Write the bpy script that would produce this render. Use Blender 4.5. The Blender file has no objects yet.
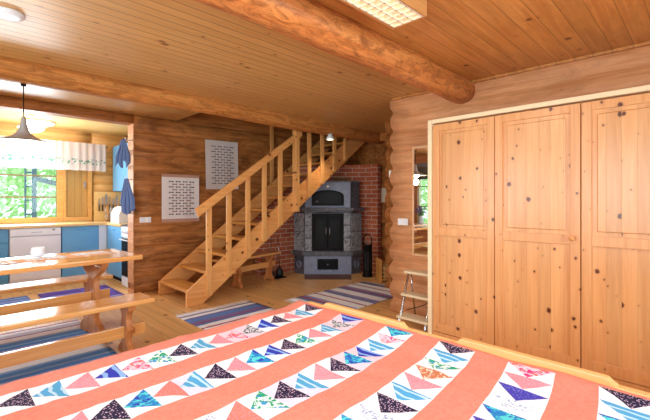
import bpy, bmesh, math, random
from mathutils import Vector, Matrix, noise
R = math.radians
PI = math.pi
C = bpy.context.scene.collection
random.seed(7)

# ------------------------------------------------------------------ colours / nodes
def lin(c):
    c = c / 255.0
    return c / 12.92 if c <= 0.04045 else ((c + 0.055) / 1.055) ** 2.4
def rgb(r, g, b): return (lin(r), lin(g), lin(b), 1.0)

class NT:
    def __init__(s, name):
        s.m = bpy.data.materials.new(name); s.m.use_nodes = True
        s.t = s.m.node_tree; s.n = s.t.nodes; s.l = s.t.links
        s.b = s.n['Principled BSDF']
    def node(s, typ, **kw):
        n = s.n.new(typ)
        for k, v in kw.items(): setattr(n, k, v)
        return n
    def link(s, a, b): s.l.new(a, b)
    def val(s, sock, v):
        if isinstance(v, (int, float, tuple)): sock.default_value = v
        else: s.link(v, sock)
    def math(s, op, a, b=None, clamp=False):
        n = s.node('ShaderNodeMath', operation=op); n.use_clamp = clamp
        s.val(n.inputs[0], a)
        if b is not None: s.val(n.inputs[1], b)
        return n.outputs[0]
    def mix(s, f, a, b, mode='MIX'):
        n = s.node('ShaderNodeMix', data_type='RGBA', blend_type=mode)
        s.val(n.inputs[0], f); s.val(n.inputs[6], a); s.val(n.inputs[7], b)
        return n.outputs[2]
    def ramp(s, f, stops, interp='LINEAR'):
        n = s.node('ShaderNodeValToRGB'); n.color_ramp.interpolation = interp
        e = n.color_ramp.elements
        while len(e) < len(stops): e.new(0.5)
        for i, (p, c) in enumerate(stops):
            e[i].position = p; e[i].color = c if isinstance(c, tuple) else (c, c, c, 1)
        s.link(f, n.inputs[0]); return n.outputs[0]
    def coord(s, rnd=True):
        tc = s.node('ShaderNodeTexCoord')
        if not rnd: return tc.outputs['Object']
        oi = s.node('ShaderNodeObjectInfo')
        a = s.node('ShaderNodeVectorMath', operation='SCALE'); a.inputs[0].default_value = (7.3, 4.1, 5.7)
        s.link(oi.outputs['Random'], a.inputs['Scale'])
        b = s.node('ShaderNodeVectorMath', operation='ADD')
        s.link(tc.outputs['Object'], b.inputs[0]); s.link(a.outputs[0], b.inputs[1])
        return b.outputs[0]
    def scaled(s, v, sc):
        n = s.node('ShaderNodeVectorMath', operation='MULTIPLY')
        s.link(v, n.inputs[0]); n.inputs[1].default_value = sc; return n.outputs[0]
    def noise(s, v, scale=1, detail=4, rough=0.6, dist=0.0):
        n = s.node('ShaderNodeTexNoise'); s.link(v, n.inputs['Vector'])
        n.inputs['Scale'].default_value = scale; n.inputs['Detail'].default_value = detail
        n.inputs['Roughness'].default_value = rough; n.inputs['Distortion'].default_value = dist
        return n.outputs['Fac']
    def bump(s, h, strength=0.3, dist=0.01):
        n = s.node('ShaderNodeBump'); n.inputs['Strength'].default_value = strength
        n.inputs['Distance'].default_value = dist; s.link(h, n.inputs['Height'])
        s.link(n.outputs[0], s.b.inputs['Normal'])

def wood(name, light, dark, knot=(90, 45, 20), axis='x', rough=0.45, grain=1.0, knots=1.0, plank=None,
         plankaxis=None, groove=0.5, planktone=0.12, worldspace=False, coat=0.0, patch=0.0, pscale=(5, 1.6), kscale=5.0, gw=0.03, spec=0.5, flat=None, pb=0.5):
    t = NT(name)
    v = t.coord(not worldspace)
    ax = 'xyz'.index(axis)
    tone = None; g = None; base_v = v
    if plank:
        sp = t.node('ShaderNodeSeparateXYZ'); t.link(v, sp.inputs[0])
        u = t.math('DIVIDE', sp.outputs['xyz'.index(plankaxis)], plank)
        idx = t.math('FLOOR', u); fr = t.math('FRACT', u)
        wn = t.node('ShaderNodeTexWhiteNoise', noise_dimensions='1D'); t.link(idx, wn.inputs['W'])
        tone = wn.outputs['Value']
        e = t.math('MINIMUM', fr, t.math('SUBTRACT', 1.0, fr))
        g = t.math('LESS_THAN', e, gw)
        hgt = t.math('MINIMUM', t.math('DIVIDE', e, gw * 1.5), 1.0)
        cb = t.node('ShaderNodeCombineXYZ')
        t.link(t.math('MULTIPLY', tone, 13.0), cb.inputs[ax])
        ad = t.node('ShaderNodeVectorMath', operation='ADD'); t.link(v, ad.inputs[0]); t.link(cb.outputs[0], ad.inputs[1])
        base_v = ad.outputs[0]
    sc = [22, 22, 22]; sc[ax] = 1.1
    f = t.noise(t.scaled(base_v, tuple(sc)), 1.0, 5, 0.62, 0.8)
    sc2 = [85, 85, 85]; sc2[ax] = 2.5
    f2 = t.noise(t.scaled(base_v, tuple(sc2)), 1.0, 3, 0.6, 0.3)
    fac = t.math('ADD', t.math('MULTIPLY', f, 0.75), t.math('MULTIPLY', f2, 0.25))
    fac = t.ramp(fac, [(0.36, 0.0), (0.64, 1.0)])
    fac = t.math('MULTIPLY', fac, grain)
    col = t.mix(fac, rgb(*light), rgb(*dark))
    if patch:
        sc3 = [pscale[0]] * 3; sc3[ax] = pscale[1]
        f3 = t.ramp(t.noise(t.scaled(base_v, tuple(sc3)), 1.0, 6, 0.7, 1.2), [(0.45, 0.0), (0.62, 1.0)])
        col = t.mix(t.math('MULTIPLY', f3, patch), col, tuple(c * 0.5 for c in rgb(*dark)[:3]) + (1,))
    if knots:
        sk = [kscale] * 3; sk[ax] = kscale * 0.55
        if flat: sk['xyz'.index(flat)] = 0.02
        vo = t.node('ShaderNodeTexVoronoi'); vo.inputs['Scale'].default_value = 1.0
        kv = t.scaled(base_v, tuple(sk))
        if flat:
            vo.voronoi_dimensions = '2D'
            sk = [kscale] * 3; sk[ax] = kscale * .8
            kv = t.scaled(base_v, tuple(sk))
            sq = t.node('ShaderNodeSeparateXYZ'); t.link(kv, sq.inputs[0]); cq = t.node('ShaderNodeCombineXYZ')
            oth = [i for i in range(3) if i != 'xyz'.index(flat)]
            for q, i in enumerate(oth): t.link(sq.outputs[i], cq.inputs[q])
            kv = cq.outputs[0]
        t.link(kv, vo.inputs['Vector'])
        nz = t.math('MULTIPLY', t.math('SUBTRACT', t.noise(base_v, 60, 2), 0.5), 0.10)
        d = t.math('ADD', vo.outputs['Distance'], nz)
        spx = t.node('ShaderNodeSeparateXYZ'); t.link(vo.outputs['Color'], spx.inputs[0])
        r = t.math('MULTIPLY', t.math('POWER', spx.outputs[0], 2.2) if flat else spx.outputs[0], 0.11 * knots)
        k = t.ramp(t.math('SUBTRACT', t.math('ADD', d, 0.5), r), [(0.485, 1.0), (0.53, 0.0)])
        halo = t.ramp(t.math('SUBTRACT', t.math('ADD', d, 0.5), r), [(0.5, 0.45), (0.62, 0.0)])
        col = t.mix(halo, col, rgb(*dark))
        col = t.mix(k, col, rgb(*knot))
    if tone is not None:
        tm = t.math('ADD', t.math('MULTIPLY', tone, 2 * planktone), 1.0 - planktone)
        cc = t.node('ShaderNodeCombineColor')
        for i in range(3): t.link(tm, cc.inputs[i])
        col = t.mix(1.0, col, cc.outputs[0], 'MULTIPLY')
        col = t.mix(t.math('MULTIPLY', g, groove), col, tuple(c * 0.25 for c in rgb(*dark)[:3]) + (1,))
        h = t.math('ADD', hgt, t.math('MULTIPLY', fac, 0.08))
        t.bump(h, pb, 0.004)
    else:
        t.bump(fac, 0.12, 0.004)
    t.link(col, t.b.inputs['Base Color'])
    t.b.inputs['Roughness'].default_value = rough
    t.b.inputs['Specular IOR Level'].default_value = spec
    if coat: t.b.inputs['Coat Weight'].default_value = coat; t.b.inputs['Coat Roughness'].default_value = 0.12
    return t.m

def plain(name, c, rough=0.5, metal=0.0, var=0.06, scale=20, bump=0.0, emit=None, estr=0.0, bscale=60, spec=0.5):
    t = NT(name); v = t.coord()
    f = t.noise(v, scale, 4)
    k = rgb(*c)
    col = t.mix(f, tuple(x * (1 - var) for x in k[:3]) + (1,), tuple(min(1, x * (1 + var)) for x in k[:3]) + (1,))
    t.link(col, t.b.inputs['Base Color']); t.b.inputs['Roughness'].default_value = rough
    t.b.inputs['Metallic'].default_value = metal; t.b.inputs['Specular IOR Level'].default_value = spec
    if bump: t.bump(t.noise(v, bscale, 4), bump, 0.004)
    if emit:
        t.b.inputs['Emission Color'].default_value = rgb(*emit); t.b.inputs['Emission Strength'].default_value = estr
    return t.m

def printed(name, ground, spot, scale=60, thr=0.45, kind='dots', rough=0.85, third=None):
    t = NT(name); v = t.coord(False)
    if kind == 'dots':
        vo = t.node('ShaderNodeTexVoronoi'); vo.inputs['Scale'].default_value = scale; t.link(v, vo.inputs['Vector'])
        f = t.math('LESS_THAN', vo.outputs['Distance'], thr)
    elif kind == 'waves':
        w = t.node('ShaderNodeTexWave'); w.inputs['Scale'].default_value = scale; w.inputs['Distortion'].default_value = 3.5
        w.inputs['Detail'].default_value = 2; w.inputs['Detail Scale'].default_value = 1.2; t.link(v, w.inputs['Vector'])
        f = t.math('GREATER_THAN', w.outputs['Fac'], thr)
    else:
        f = t.math('GREATER_THAN', t.noise(v, scale, 3, 0.55, 1.0), thr)
    col = t.mix(f, rgb(*ground), rgb(*spot))
    if third:
        g = t.math('GREATER_THAN', t.noise(t.scaled(v, (1.3, 0.8, 1)), scale * 0.8, 2), 0.58)
        col = t.mix(g, col, rgb(*third))
    t.link(col, t.b.inputs['Base Color']); t.b.inputs['Roughness'].default_value = rough
    t.b.inputs['Specular IOR Level'].default_value = 0.15
    t.bump(t.noise(v, 45, 3), 0.25, 0.004)
    return t.m

# ------------------------------------------------------------------ mesh builder
class B:
    def __init__(s): s.bm = bmesh.new(); s.mi = 0
    def _new(s, verts, faces, smooth=False):
        vs = [s.bm.verts.new(v) for v in verts]
        out = []
        for f in faces:
            try:
                fc = s.bm.faces.new([vs[i] for i in f]); fc.material_index = s.mi; fc.smooth = smooth; out.append(fc)
            except ValueError: pass
        return vs, out
    def box(s, x0, x1, y0, y1, z0, z1, bevel=0.0, M=None, seg=2):
        if x0 > x1: x0, x1 = x1, x0
        if y0 > y1: y0, y1 = y1, y0
        if z0 > z1: z0, z1 = z1, z0
        co = [(x, y, z) for z in (z0, z1) for y in (y0, y1) for x in (x0, x1)]
        vs, fs = s._new(co, [(0, 2, 3, 1), (4, 5, 7, 6), (0, 1, 5, 4), (2, 6, 7, 3), (0, 4, 6, 2), (1, 3, 7, 5)])
        if M: 
            for v in vs: v.co = M @ v.co
        if bevel:
            es = list({e for f in fs for e in f.edges})
            r = bmesh.ops.bevel(s.bm, geom=es, offset=bevel, segments=seg, profile=0.6, affect='EDGES', clamp_overlap=True)
            for f in r['faces']: f.material_index = s.mi
        return s
    def prism(s, poly, axis, a, b, bevel=0.0, M=None):
        """poly = 2D points in the two other axes (in xyz order)"""
        def mk(p, w):
            return {'x': (w, p[0], p[1]), 'y': (p[0], w, p[1]), 'z': (p[0], p[1], w)}[axis]
        n = len(poly)
        co = [mk(p, a) for p in poly] + [mk(p, b) for p in poly]
        fs = [tuple(range(n)), tuple(range(2 * n - 1, n - 1, -1))] + [(i, i + n, (i + 1) % n + n, (i + 1) % n) for i in range(n)]
        vs, fc = s._new(co, fs)
        if M:
            for v in vs: v.co = M @ v.co
        bmesh.ops.recalc_face_normals(s.bm, faces=fc)
        if bevel:
            es = [e for e in {e for f in fc[:2] for e in f.edges}]
            r = bmesh.ops.bevel(s.bm, geom=es, offset=bevel, segments=2, profile=0.6, affect='EDGES', clamp_overlap=True)
            for f in r['faces']: f.material_index = s.mi
        return s
    def tube(s, pts, r, n=12, cap=True, smooth=True):
        pts = [Vector(p) for p in pts]
        rs = r if isinstance(r, (list, tuple)) else [r] * len(pts)
        rings = []; up = None
        for i, p in enumerate(pts):
            d = (pts[min(i + 1, len(pts) - 1)] - pts[max(i - 1, 0)]).normalized()
            if up is None: up = Vector((0, 0, 1)) if abs(d.z) < 0.9 else Vector((1, 0, 0))
            a = d.cross(up).normalized(); b = a.cross(d).normalized(); up = b
            rings.append([p + (a * math.cos(2 * PI * k / n) + b * math.sin(2 * PI * k / n)) * rs[i] for k in range(n)])
        co = [tuple(v) for rg in rings for v in rg]
        fs = []
        for i in range(len(pts) - 1):
            for k in range(n):
                fs.append((i * n + k, i * n + (k + 1) % n, (i + 1) * n + (k + 1) % n, (i + 1) * n + k))
        vs, fc = s._new(co, fs, smooth)
        if cap:
            for idx in (range(n), range((len(pts) - 1) * n, len(pts) * n)):
                try: f = s.bm.faces.new([vs[i] for i in idx]); f.material_index = s.mi; fc.append(f)
                except ValueError: pass
        bmesh.ops.recalc_face_normals(s.bm, faces=fc)
        return s
    def lathe(s, prof, c=(0, 0, 0), n=32, smooth=True):
        co = []; fs = []
        for (r, z) in prof:
            for k in range(n):
                a = 2 * PI * k / n; co.append((c[0] + max(r, 1e-4) * math.cos(a), c[1] + max(r, 1e-4) * math.sin(a), c[2] + z))
        for i in range(len(prof) - 1):
            for k in range(n):
                fs.append((i * n + k, i * n + (k + 1) % n, (i + 1) * n + (k + 1) % n, (i + 1) * n + k))
        vs, fc = s._new(co, fs, smooth)
        bmesh.ops.recalc_face_normals(s.bm, faces=fc)
        return s
    def build(s, name, mats, parent=None, loc=None, M=None):
        me = bpy.data.meshes.new(name)
        if M: s.bm.transform(M)
        s.bm.to_mesh(me); s.bm.free()
        for m in (mats if isinstance(mats, (list, tuple)) else [mats]): me.materials.append(m)
        o = bpy.data.objects.new(name, me); C.objects.link(o)
        if parent: o.parent = parent
        if loc: o.location = loc
        return o

def tag(o, label=None, cat=None, group=None, kind=None):
    if label: o['label'] = label
    if cat: o['category'] = cat
    if group: o['group'] = group
    if kind: o['kind'] = kind
    return o
def thing(name, label, cat, loc=(0, 0, 0), rz=0.0, group=None):
    o = bpy.data.objects.new(name, None); C.objects.link(o); o.location = loc; o.rotation_euler = (0, 0, rz)
    o.empty_display_size = 0.1
    return tag(o, label, cat, group)
def struct(o): o['kind'] = 'structure'; return o
def structroot(name, loc=(0, 0, 0)):
    o = bpy.data.objects.new(name, None); C.objects.link(o); o.location = loc; o['kind'] = 'structure'; return o

# ------------------------------------------------------------------ room constants
H = 1.26; HC = 2.40
XL, XR, XREC = -1.5, 3.62, 5.50
YB, YT = 5.42, 5.62           # back wall faces
YF = -1.3
KY, KX0, KX1 = 7.40, -1.5, 2.50
FX, FY = 0.7098, 0.7043

# ------------------------------------------------------------------ materials
M = {}
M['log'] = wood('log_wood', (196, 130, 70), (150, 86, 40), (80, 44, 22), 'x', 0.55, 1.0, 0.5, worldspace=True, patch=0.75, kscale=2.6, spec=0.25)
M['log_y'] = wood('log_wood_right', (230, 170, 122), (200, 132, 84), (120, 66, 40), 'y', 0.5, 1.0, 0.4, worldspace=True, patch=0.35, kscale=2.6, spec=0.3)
M['beam'] = wood('beam_log', (222, 146, 82), (182, 100, 48), (120, 60, 28), 'x', 0.4, 1.0, 0.5, worldspace=True, patch=0.8, kscale=5, pscale=(22, 7))
M['ceil'] = wood('ceiling_panel', (214, 166, 104), (194, 140, 80), (140, 86, 44), 'x', 0.36, 0.7, 0.6, plank=0.09, plankaxis='y', groove=0.65, planktone=0.05, worldspace=True, kscale=3.5, gw=0.045, flat='z', pb=.3)
M['ceil2'] = wood('ceiling_board', (214, 150, 82), (184, 112, 52), (110, 56, 26), 'x', 0.38, 0.9, 0.7, plank=0.125, plankaxis='y', groove=0.5, planktone=0.10, worldspace=True, kscale=3.4, gw=0.022, patch=0.25, flat='z', pb=.3)
M['kceil'] = wood('kitchen_ceiling_panel', (236, 200, 132), (216, 172, 98), (160, 110, 60), 'x', 0.4, 0.5, 0.3, plank=0.09, plankaxis='y', groove=0.4, planktone=0.04, worldspace=True)
M['klog'] = wood('kitchen_log', (224, 176, 104), (196, 140, 70), (140, 84, 40), 'x', 0.55, 0.9, 0.4, worldspace=True, kscale=3)
M['floor'] = wood('floor_board', (232, 186, 124), (206, 152, 90), (128, 80, 42), 'y', 0.3, 0.8, 1.0, plank=0.115, plankaxis='x', groove=0.6, planktone=0.08, worldspace=True, kscale=4.5, gw=0.025, spec=0.5, flat='z', pb=.3)
M['door'] = wood('wardrobe_pine', (234, 172, 114), (214, 144, 86), (100, 44, 20), 'z', 0.3, 0.75, 1.0, kscale=7, worldspace=True, flat='x')
M['doorp'] = wood('wardrobe_panel_pine', (236, 176, 118), (214, 146, 88), (98, 42, 20), 'z', 0.28, 0.75, 1.0, plank=0.085, plankaxis='y', groove=0.2, planktone=0.09, kscale=7, gw=0.02, worldspace=True, flat='x', pb=.12)
M['cream'] = plain('cream_painted_trim', (244, 222, 184), 0.45, var=0.03)
M['stair'] = wood('stair_pine', (236, 172, 104), (212, 136, 70), (104, 50, 22), 'x', 0.33, 0.8, 1.1, kscale=6, flat='y')
M['stairz'] = wood('baluster_pine', (238, 178, 110), (214, 144, 76), (104, 50, 22), 'z', 0.33, 0.8, 0.9, kscale=8, flat='y')
M['tread'] = wood('tread_pine', (226, 164, 88), (196, 126, 56), (100, 50, 22), 'y', 0.3, 0.8, 0.8, kscale=6)
M['table'] = wood('varnished_pine', (236, 176, 108), (210, 138, 72), (116, 58, 24), 'x', 0.16, 0.8, 0.8, kscale=4, coat=0.5)
M['tleg'] = wood('varnished_pine_leg', (206, 138, 82), (170, 100, 54), (104, 52, 24), 'z', 0.25, 0.9, 0.7, kscale=5)
M['bed'] = wood('bed_pine', (240, 190, 124), (220, 160, 92), (140, 76, 36), 'y', 0.35, 0.6, 0.6, kscale=4)
M['blue'] = plain('blue_cabinet_paint', (88, 160, 208), 0.4, var=0.04)
M['blue2'] = plain('blue_cabinet_paint_shut', (104, 172, 222), 0.4, var=0.04)
M['white'] = plain('white_enamel', (234, 240, 250), 0.3, var=0.02)
M['plastic'] = plain('white_plastic', (240, 238, 234), 0.4, var=0.02)
M['black'] = plain('black_iron', (13, 12, 14), 0.6, 0.0, var=0.2, spec=.2)
M['blackp'] = plain('black_plastic', (22, 22, 24), 0.5, var=0.1)
M['chrome'] = plain('chrome', (190, 190, 196), 0.22, 1.0, var=0.04)
M['steel'] = plain('brushed_steel', (176, 176, 180), 0.35, 1.0, var=0.06)
M['worktop'] = wood('worktop_pine', (236, 202, 144), (214, 170, 104), (150, 100, 56), 'x', 0.25, 0.6, 0.3)
M['stoneL'] = None

def soapstone(name, a, b, vein, amt, scale=7):
    t = NT(name); v = t.coord()
    f = t.ramp(t.noise(v, scale, 8, 0.7, 1.2), [(0.35, 0.0), (0.68, 1.0)])
    col = t.mix(f, rgb(*a), rgb(*b))
    w = t.ramp(t.noise(v, scale * 0.9, 10, 0.75, 3.5), [(0.47, 0.0), (0.5, 1.0), (0.53, 0.0)])
    w2 = t.ramp(t.noise(v, scale * 3, 10, 0.8, 2.5), [(0.5, 0.0), (0.66, 1.0)])
    col = t.mix(t.math('MULTIPLY', t.math('MAXIMUM', w, w2), amt), col, rgb(*vein))
    t.link(col, t.b.inputs['Base Color']); t.b.inputs['Roughness'].default_value = 0.5
    t.bump(t.noise(v, 90, 4), 0.2, 0.002)
    return t.m
M['stone'] = soapstone('soapstone_smooth', (112, 118, 140), (140, 146, 170), (170, 172, 190), 0.25, 12)
M['stoned'] = soapstone('soapstone_dark', (40, 40, 46), (84, 84, 94), (150, 150, 160), 0.5, 8)
M['stonev'] = soapstone('soapstone_veined', (48, 50, 56), (112, 114, 122), (216, 216, 222), 0.85, 6)

def brickmat():
    t = NT('red_brick'); tc = t.node('ShaderNodeTexCoord')
    uv = tc.outputs['UV']
    b = t.node('ShaderNodeTexBrick'); t.link(uv, b.inputs['Vector'])
    b.inputs['Scale'].default_value = 1.0
    b.inputs['Color1'].default_value = rgb(200, 106, 66); b.inputs['Color2'].default_value = rgb(174, 84, 54)
    b.inputs['Mortar'].default_value = rgb(220, 200, 182)
    b.inputs['Mortar Size'].default_value = 0.006; b.inputs['Mortar Smooth'].default_value = 0.2
    b.inputs['Brick Width'].default_value = 0.24; b.inputs['Row Height'].default_value = 0.076
    n = t.noise(t.coord(), 30, 5)
    col = t.mix(t.math('MULTIPLY', n, 0.4), b.outputs['Color'], rgb(130, 66, 46))
    t.link(col, t.b.inputs['Base Color']); t.b.inputs['Roughness'].default_value = 0.8
    t.bump(t.math('SUBTRACT', 1.0, b.outputs['Fac']), 0.5, 0.006)
    return t.m
M['brick'] = brickmat()

def stripes(name, axis, stops, period, ground=(232, 230, 234)):
    """rag rug: stops = list of (pos 0..1, colour) repeated over `period` metres along axis"""
    t = NT(name); v = t.coord(False)
    sp = t.node('ShaderNodeSeparateXYZ'); t.link(v, sp.inputs[0])
    w = t.math('MULTIPLY', t.math('SUBTRACT', t.noise(v, 25, 2), 0.5), 0.008)
    u = t.math('FRACT', t.math('ADD', t.math('DIVIDE', t.math('ADD', sp.outputs['xyz'.index(axis)], w), period), 10.0))
    col = t.ramp(u, [(p, rgb(*c)) for p, c in stops], 'CONSTANT')
    n = t.noise(v, 120, 3)
    col = t.mix(t.math('MULTIPLY', n, 0.18), col, rgb(120, 112, 130))
    t.link(col, t.b.inputs['Base Color']); t.b.inputs['Roughness'].default_value = 0.95
    t.b.inputs['Specular IOR Level'].default_value = 0.1
    t.bump(t.noise(t.scaled(v, (40, 160, 40) if axis == 'y' else (160, 40, 40)), 1, 2), 0.6, 0.006)
    return t.m

def glassmat():
    t = NT('clear_glass'); out = t.n['Material Output']
    tr = t.node('ShaderNodeBsdfTransparent'); gl = t.node('ShaderNodeBsdfGlossy'); gl.inputs['Roughness'].default_value = 0.02
    tr.inputs[0].default_value = (0.95, 0.98, 0.97, 1)
    fr = t.node('ShaderNodeFresnel'); fr.inputs[0].default_value = 1.3
    mx = t.node('ShaderNodeMixShader'); t.link(fr.outputs[0], mx.inputs[0]); t.link(tr.outputs[0], mx.inputs[1]); t.link(gl.outputs[0], mx.inputs[2])
    t.link(mx.outputs[0], out.inputs[0]); return t.m
M['glass'] = glassmat()
def mirrormat():
    t = NT('mirror_silver'); t.b.inputs['Metallic'].default_value = 1; t.b.inputs['Roughness'].default_value = 0.01
    f = t.noise(t.coord(), 3, 2); col = t.mix(f, (0.86, 0.88, 0.88, 1), (0.9, 0.92, 0.92, 1)); t.link(col, t.b.inputs['Base Color']); return t.m
M['mirror'] = mirrormat()
M['darkglass'] = plain('dark_stove_glass', (9, 9, 10), 0.4, 0.0, var=0.3, scale=6, spec=.15)
M['grass'] = plain('grass_green', (150, 190, 110), 0.9, var=0.3, scale=3)
def leafmat(name, a, b):
    t = NT(name); f = t.noise(t.coord(), 2.5, 4); t.link(t.mix(f, rgb(*a), rgb(*b)), t.b.inputs['Base Color'])
    t.b.inputs['Roughness'].default_value = 0.6
    t.b.inputs['Transmission Weight'].default_value = 0.0
    return t.m
M['leaf'] = leafmat('leaf_green', (150, 205, 120), (205, 235, 165))
M['leaf2'] = leafmat('birch_leaf', (175, 220, 150), (225, 245, 200))
M['bark'] = plain('bark', (150, 140, 126), 0.9, var=0.4)

# ------------------------------------------------------------------ log walls
def logprof(z, bulge, h=0.2, off=0.0, p=0.42):
    u = ((z + off) / h) % 1.0
    return bulge * (1 - abs(2 * u - 1) ** 2.6)
def logwall(name, axis, face, a0, a1, z0, z1, thick, side, mat, bulge=0.03, h=0.2, step=0.25, off=0.0, endbulge=(0, 0), kind=True):
    """wall running along `axis`; visible face at `face`, bulging towards `side` (+1/-1) of the other axis"""
    b = B(); bm = b.bm
    nz = max(2, int(round((z1 - z0) / h * 8)))
    zs = [z0 + (z1 - z0) * i / nz for i in range(nz + 1)]
    na = max(1, int((a1 - a0) / step)); 
    us = [a0 + (a1 - a0) * i / na for i in range(na + 1)]
    def P(u, w, z): return (u, w, z) if axis == 'x' else (w, u, z)
    grid = []
    for z in zs:
        row = []
        for i, u in enumerate(us):
            idx = int((z + off) / h)
            pr = logprof(z, bulge, h, off)
            n = noise.noise(Vector((u * 1.3, idx * 5.1, face))) * bulge * 0.35 + noise.noise(Vector((u * 5, z * 9, face))) * bulge * 0.12
            uu = u
            if i == 0 and endbulge[0]: uu = u - endbulge[0] * logprof(z, 1, h, off) * (1 + .3 * noise.noise(Vector((idx * 3.3, 1, face))))
            if i == len(us) - 1 and endbulge[1]: uu = u + endbulge[1] * logprof(z, 1, h, off) * (1 + .5 * noise.noise(Vector((idx * 3.3, 2, face))))
            row.append(bm.verts.new(P(uu, face + side * (pr + n - bulge), z)))
        grid.append(row)
    back = []
    for gi, z in enumerate(zs):
        pu0 = grid[gi][0].co; pu1 = grid[gi][-1].co
        k = 0 if axis == 'x' else 1
        back.append((bm.verts.new(P(pu0[k], face - side * thick, z)), bm.verts.new(P(pu1[k], face - side * thick, z))))
    fs = []
    for j in range(nz):
        for i in range(len(us) - 1):
            f = bm.faces.new((grid[j][i], grid[j][i + 1], grid[j + 1][i + 1], grid[j + 1][i])); f.smooth = True; fs.append(f)
        fs.append(bm.faces.new((back[j][0], back[j + 1][0], back[j + 1][1], back[j][1])))
        fs.append(bm.faces.new((back[j][0], grid[j][0], grid[j + 1][0], back[j + 1][0])))
        fs.append(bm.faces.new((grid[j][-1], back[j][1], back[j + 1][1], grid[j + 1][-1])))
    fs.append(bm.faces.new([grid[-1][i] for i in range(len(us))] + [back[-1][1], back[-1][0]]))
    fs.append(bm.faces.new([grid[0][i] for i in range(len(us))] + [back[0][1], back[0][0]]))
    bmesh.ops.recalc_face_normals(bm, faces=fs)
    o = b.build(name, mat)
    if kind: struct(o)
    return o

# floor / ceilings
struct(B().box(XL - .2, XREC + .2, YF - .2, KY + .2, -0.1, 0).build('floor', M['floor']))
struct(B().box(XL - .2, XR + .3, YF - .2, 1.69, HC, HC + .1).build('ceiling', M['ceil2']))
cb = B(); cb.box(XL - .2, XREC + .2, 1.69, 4.18, HC, HC + .1); cb.box(XL - .2, 2.41, 4.18, YB + .1, HC, HC + .1)
struct(cb.build('ceiling', M['ceil']))
struct(B().box(KX0 - .2, KX1 + .2, YT - .1, KY + .2, HC, HC + .1).build('ceiling', M['kceil']))
# stairwell shaft up to the floor above
sh = B(); sh.box(2.39, XREC + .2, 4.08, 4.18, HC + .1, 3.7); sh.box(2.31, 2.41, 4.18, YB, HC + .1, 3.7); sh.box(XREC, XREC + .15, 4.28, YB + .1, HC, 3.7)
sh.box(2.31, XREC + .2, 4.18, YB + .2, 3.7, 3.8)
struct(sh.build('wall_stairwell', M['log']))
struct(B().box(2.31, XREC + .2, YB, YT, HC, 3.7).build('wall_stairwell', M['log']))

# back wall right of the kitchen opening, header over it, part left of it
JX = 1.845
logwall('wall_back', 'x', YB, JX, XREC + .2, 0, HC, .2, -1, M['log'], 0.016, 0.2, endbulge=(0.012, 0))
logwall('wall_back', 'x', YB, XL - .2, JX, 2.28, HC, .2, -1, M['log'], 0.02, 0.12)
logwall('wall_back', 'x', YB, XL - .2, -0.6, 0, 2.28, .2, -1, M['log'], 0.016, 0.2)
struct(B().box(JX - .012, JX, YB - .0, YT + .01, 0, 2.28, .003).build('trim_1', M['log_y']))
# right wall
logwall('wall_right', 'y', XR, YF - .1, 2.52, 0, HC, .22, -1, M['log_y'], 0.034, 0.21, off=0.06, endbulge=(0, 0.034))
struct(B().box(XR - .035, XR + .01, YF, 2.5, HC - .022, HC, .004).build('trim_2', M['ceil2']))
# recess beyond the right wall
logwall('wall_recess', 'y', XREC, 3.1, YB, 0, HC, .15, -1, M['log'], 0.03, 0.2)
logwall('wall_recess', 'x', 3.25, 4.53, XREC, 0, HC, .16, 1, M['log'], 0.03, 0.21, off=0.1, endbulge=(0.04, 0))
struct(B().box(XR + .15, 4.5, 2.2, 2.3, 0, HC).build('wall_recess', M['log']))
struct(B().box(4.5, 4.6, 2.3, 3.09, 0, HC).build('wall_recess', M['log']))
# left, front walls with window holes
def wallholes(name, axis, face, thick, a0, a1, z1, holes, mat):
    b = B(); cur = a0
    def bx(u0, u1, za, zb):
        if axis == 'x': b.box(u0, u1, face, face + thick, za, zb)
        else: b.box(face, face + thick, u0, u1, za, zb)
    for (u0, u1, za, zb) in sorted(holes):
        bx(cur, u0, 0, z1); bx(u0, u1, 0, za); bx(u0, u1, zb, z1); cur = u1
    bx(cur, a1, 0, z1)
    return struct(b.build(name, mat))
WL = [(0.2, 1.7, 0.75, 2.1), (2.3, 3.6, 0.75, 2.1), (4.55, 5.3, 0.62, 2.15)]  # middle opening belongs to the window added for the dining fill
wallholes('wall_left', 'y', XL, -.2, YF - .2, YB, HC, WL, M['log_y'])
WF = [(0.0, 1.6, 0.8, 2.15)]
wallholes('wall_front', 'x', YF, -.2, XL, XR + .3, HC, WF + [(-1.3, -0.4, 0.8, 2.15), (2.1, 3.0, 0.8, 2.15)], M['log'])
# kitchen shell
def kwall():
    # window wall as logs around the window opening
    logwall('wall_kitchen', 'x', KY, 1.84, KX1 + .1, 0, HC, .2, -1, M['klog'], 0.03, 0.17)
    logwall('wall_kitchen', 'x', KY, KX0 - .1, 1.84, 0, 0.9, .2, -1, M['klog'], 0.02, 0.18)
    logwall('wall_kitchen', 'x', KY, KX0 - .1, 1.84, 2.15, HC, .2, -1, M['klog'], 0.03, 0.125)
    logwall('wall_kitchen', 'x', KY, KX0 - .1, -0.2, 0.9, 2.15, .2, -1, M['klog'], 0.03, 0.18)
kwall()
struct(B().box(KX1, KX1 + .15, YT, KY + .1, 0, HC).build('wall_kitchen', M['klog']))
struct(B().box(KX0 - .15, KX0, YT, KY + .1, 0, HC).build('wall_kitchen', M['klog']))
struct(B().box(KX1 - .006, KX1 - .001, YT, KY - .02, .92, 1.42).build('trim_3', M['white']))

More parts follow.
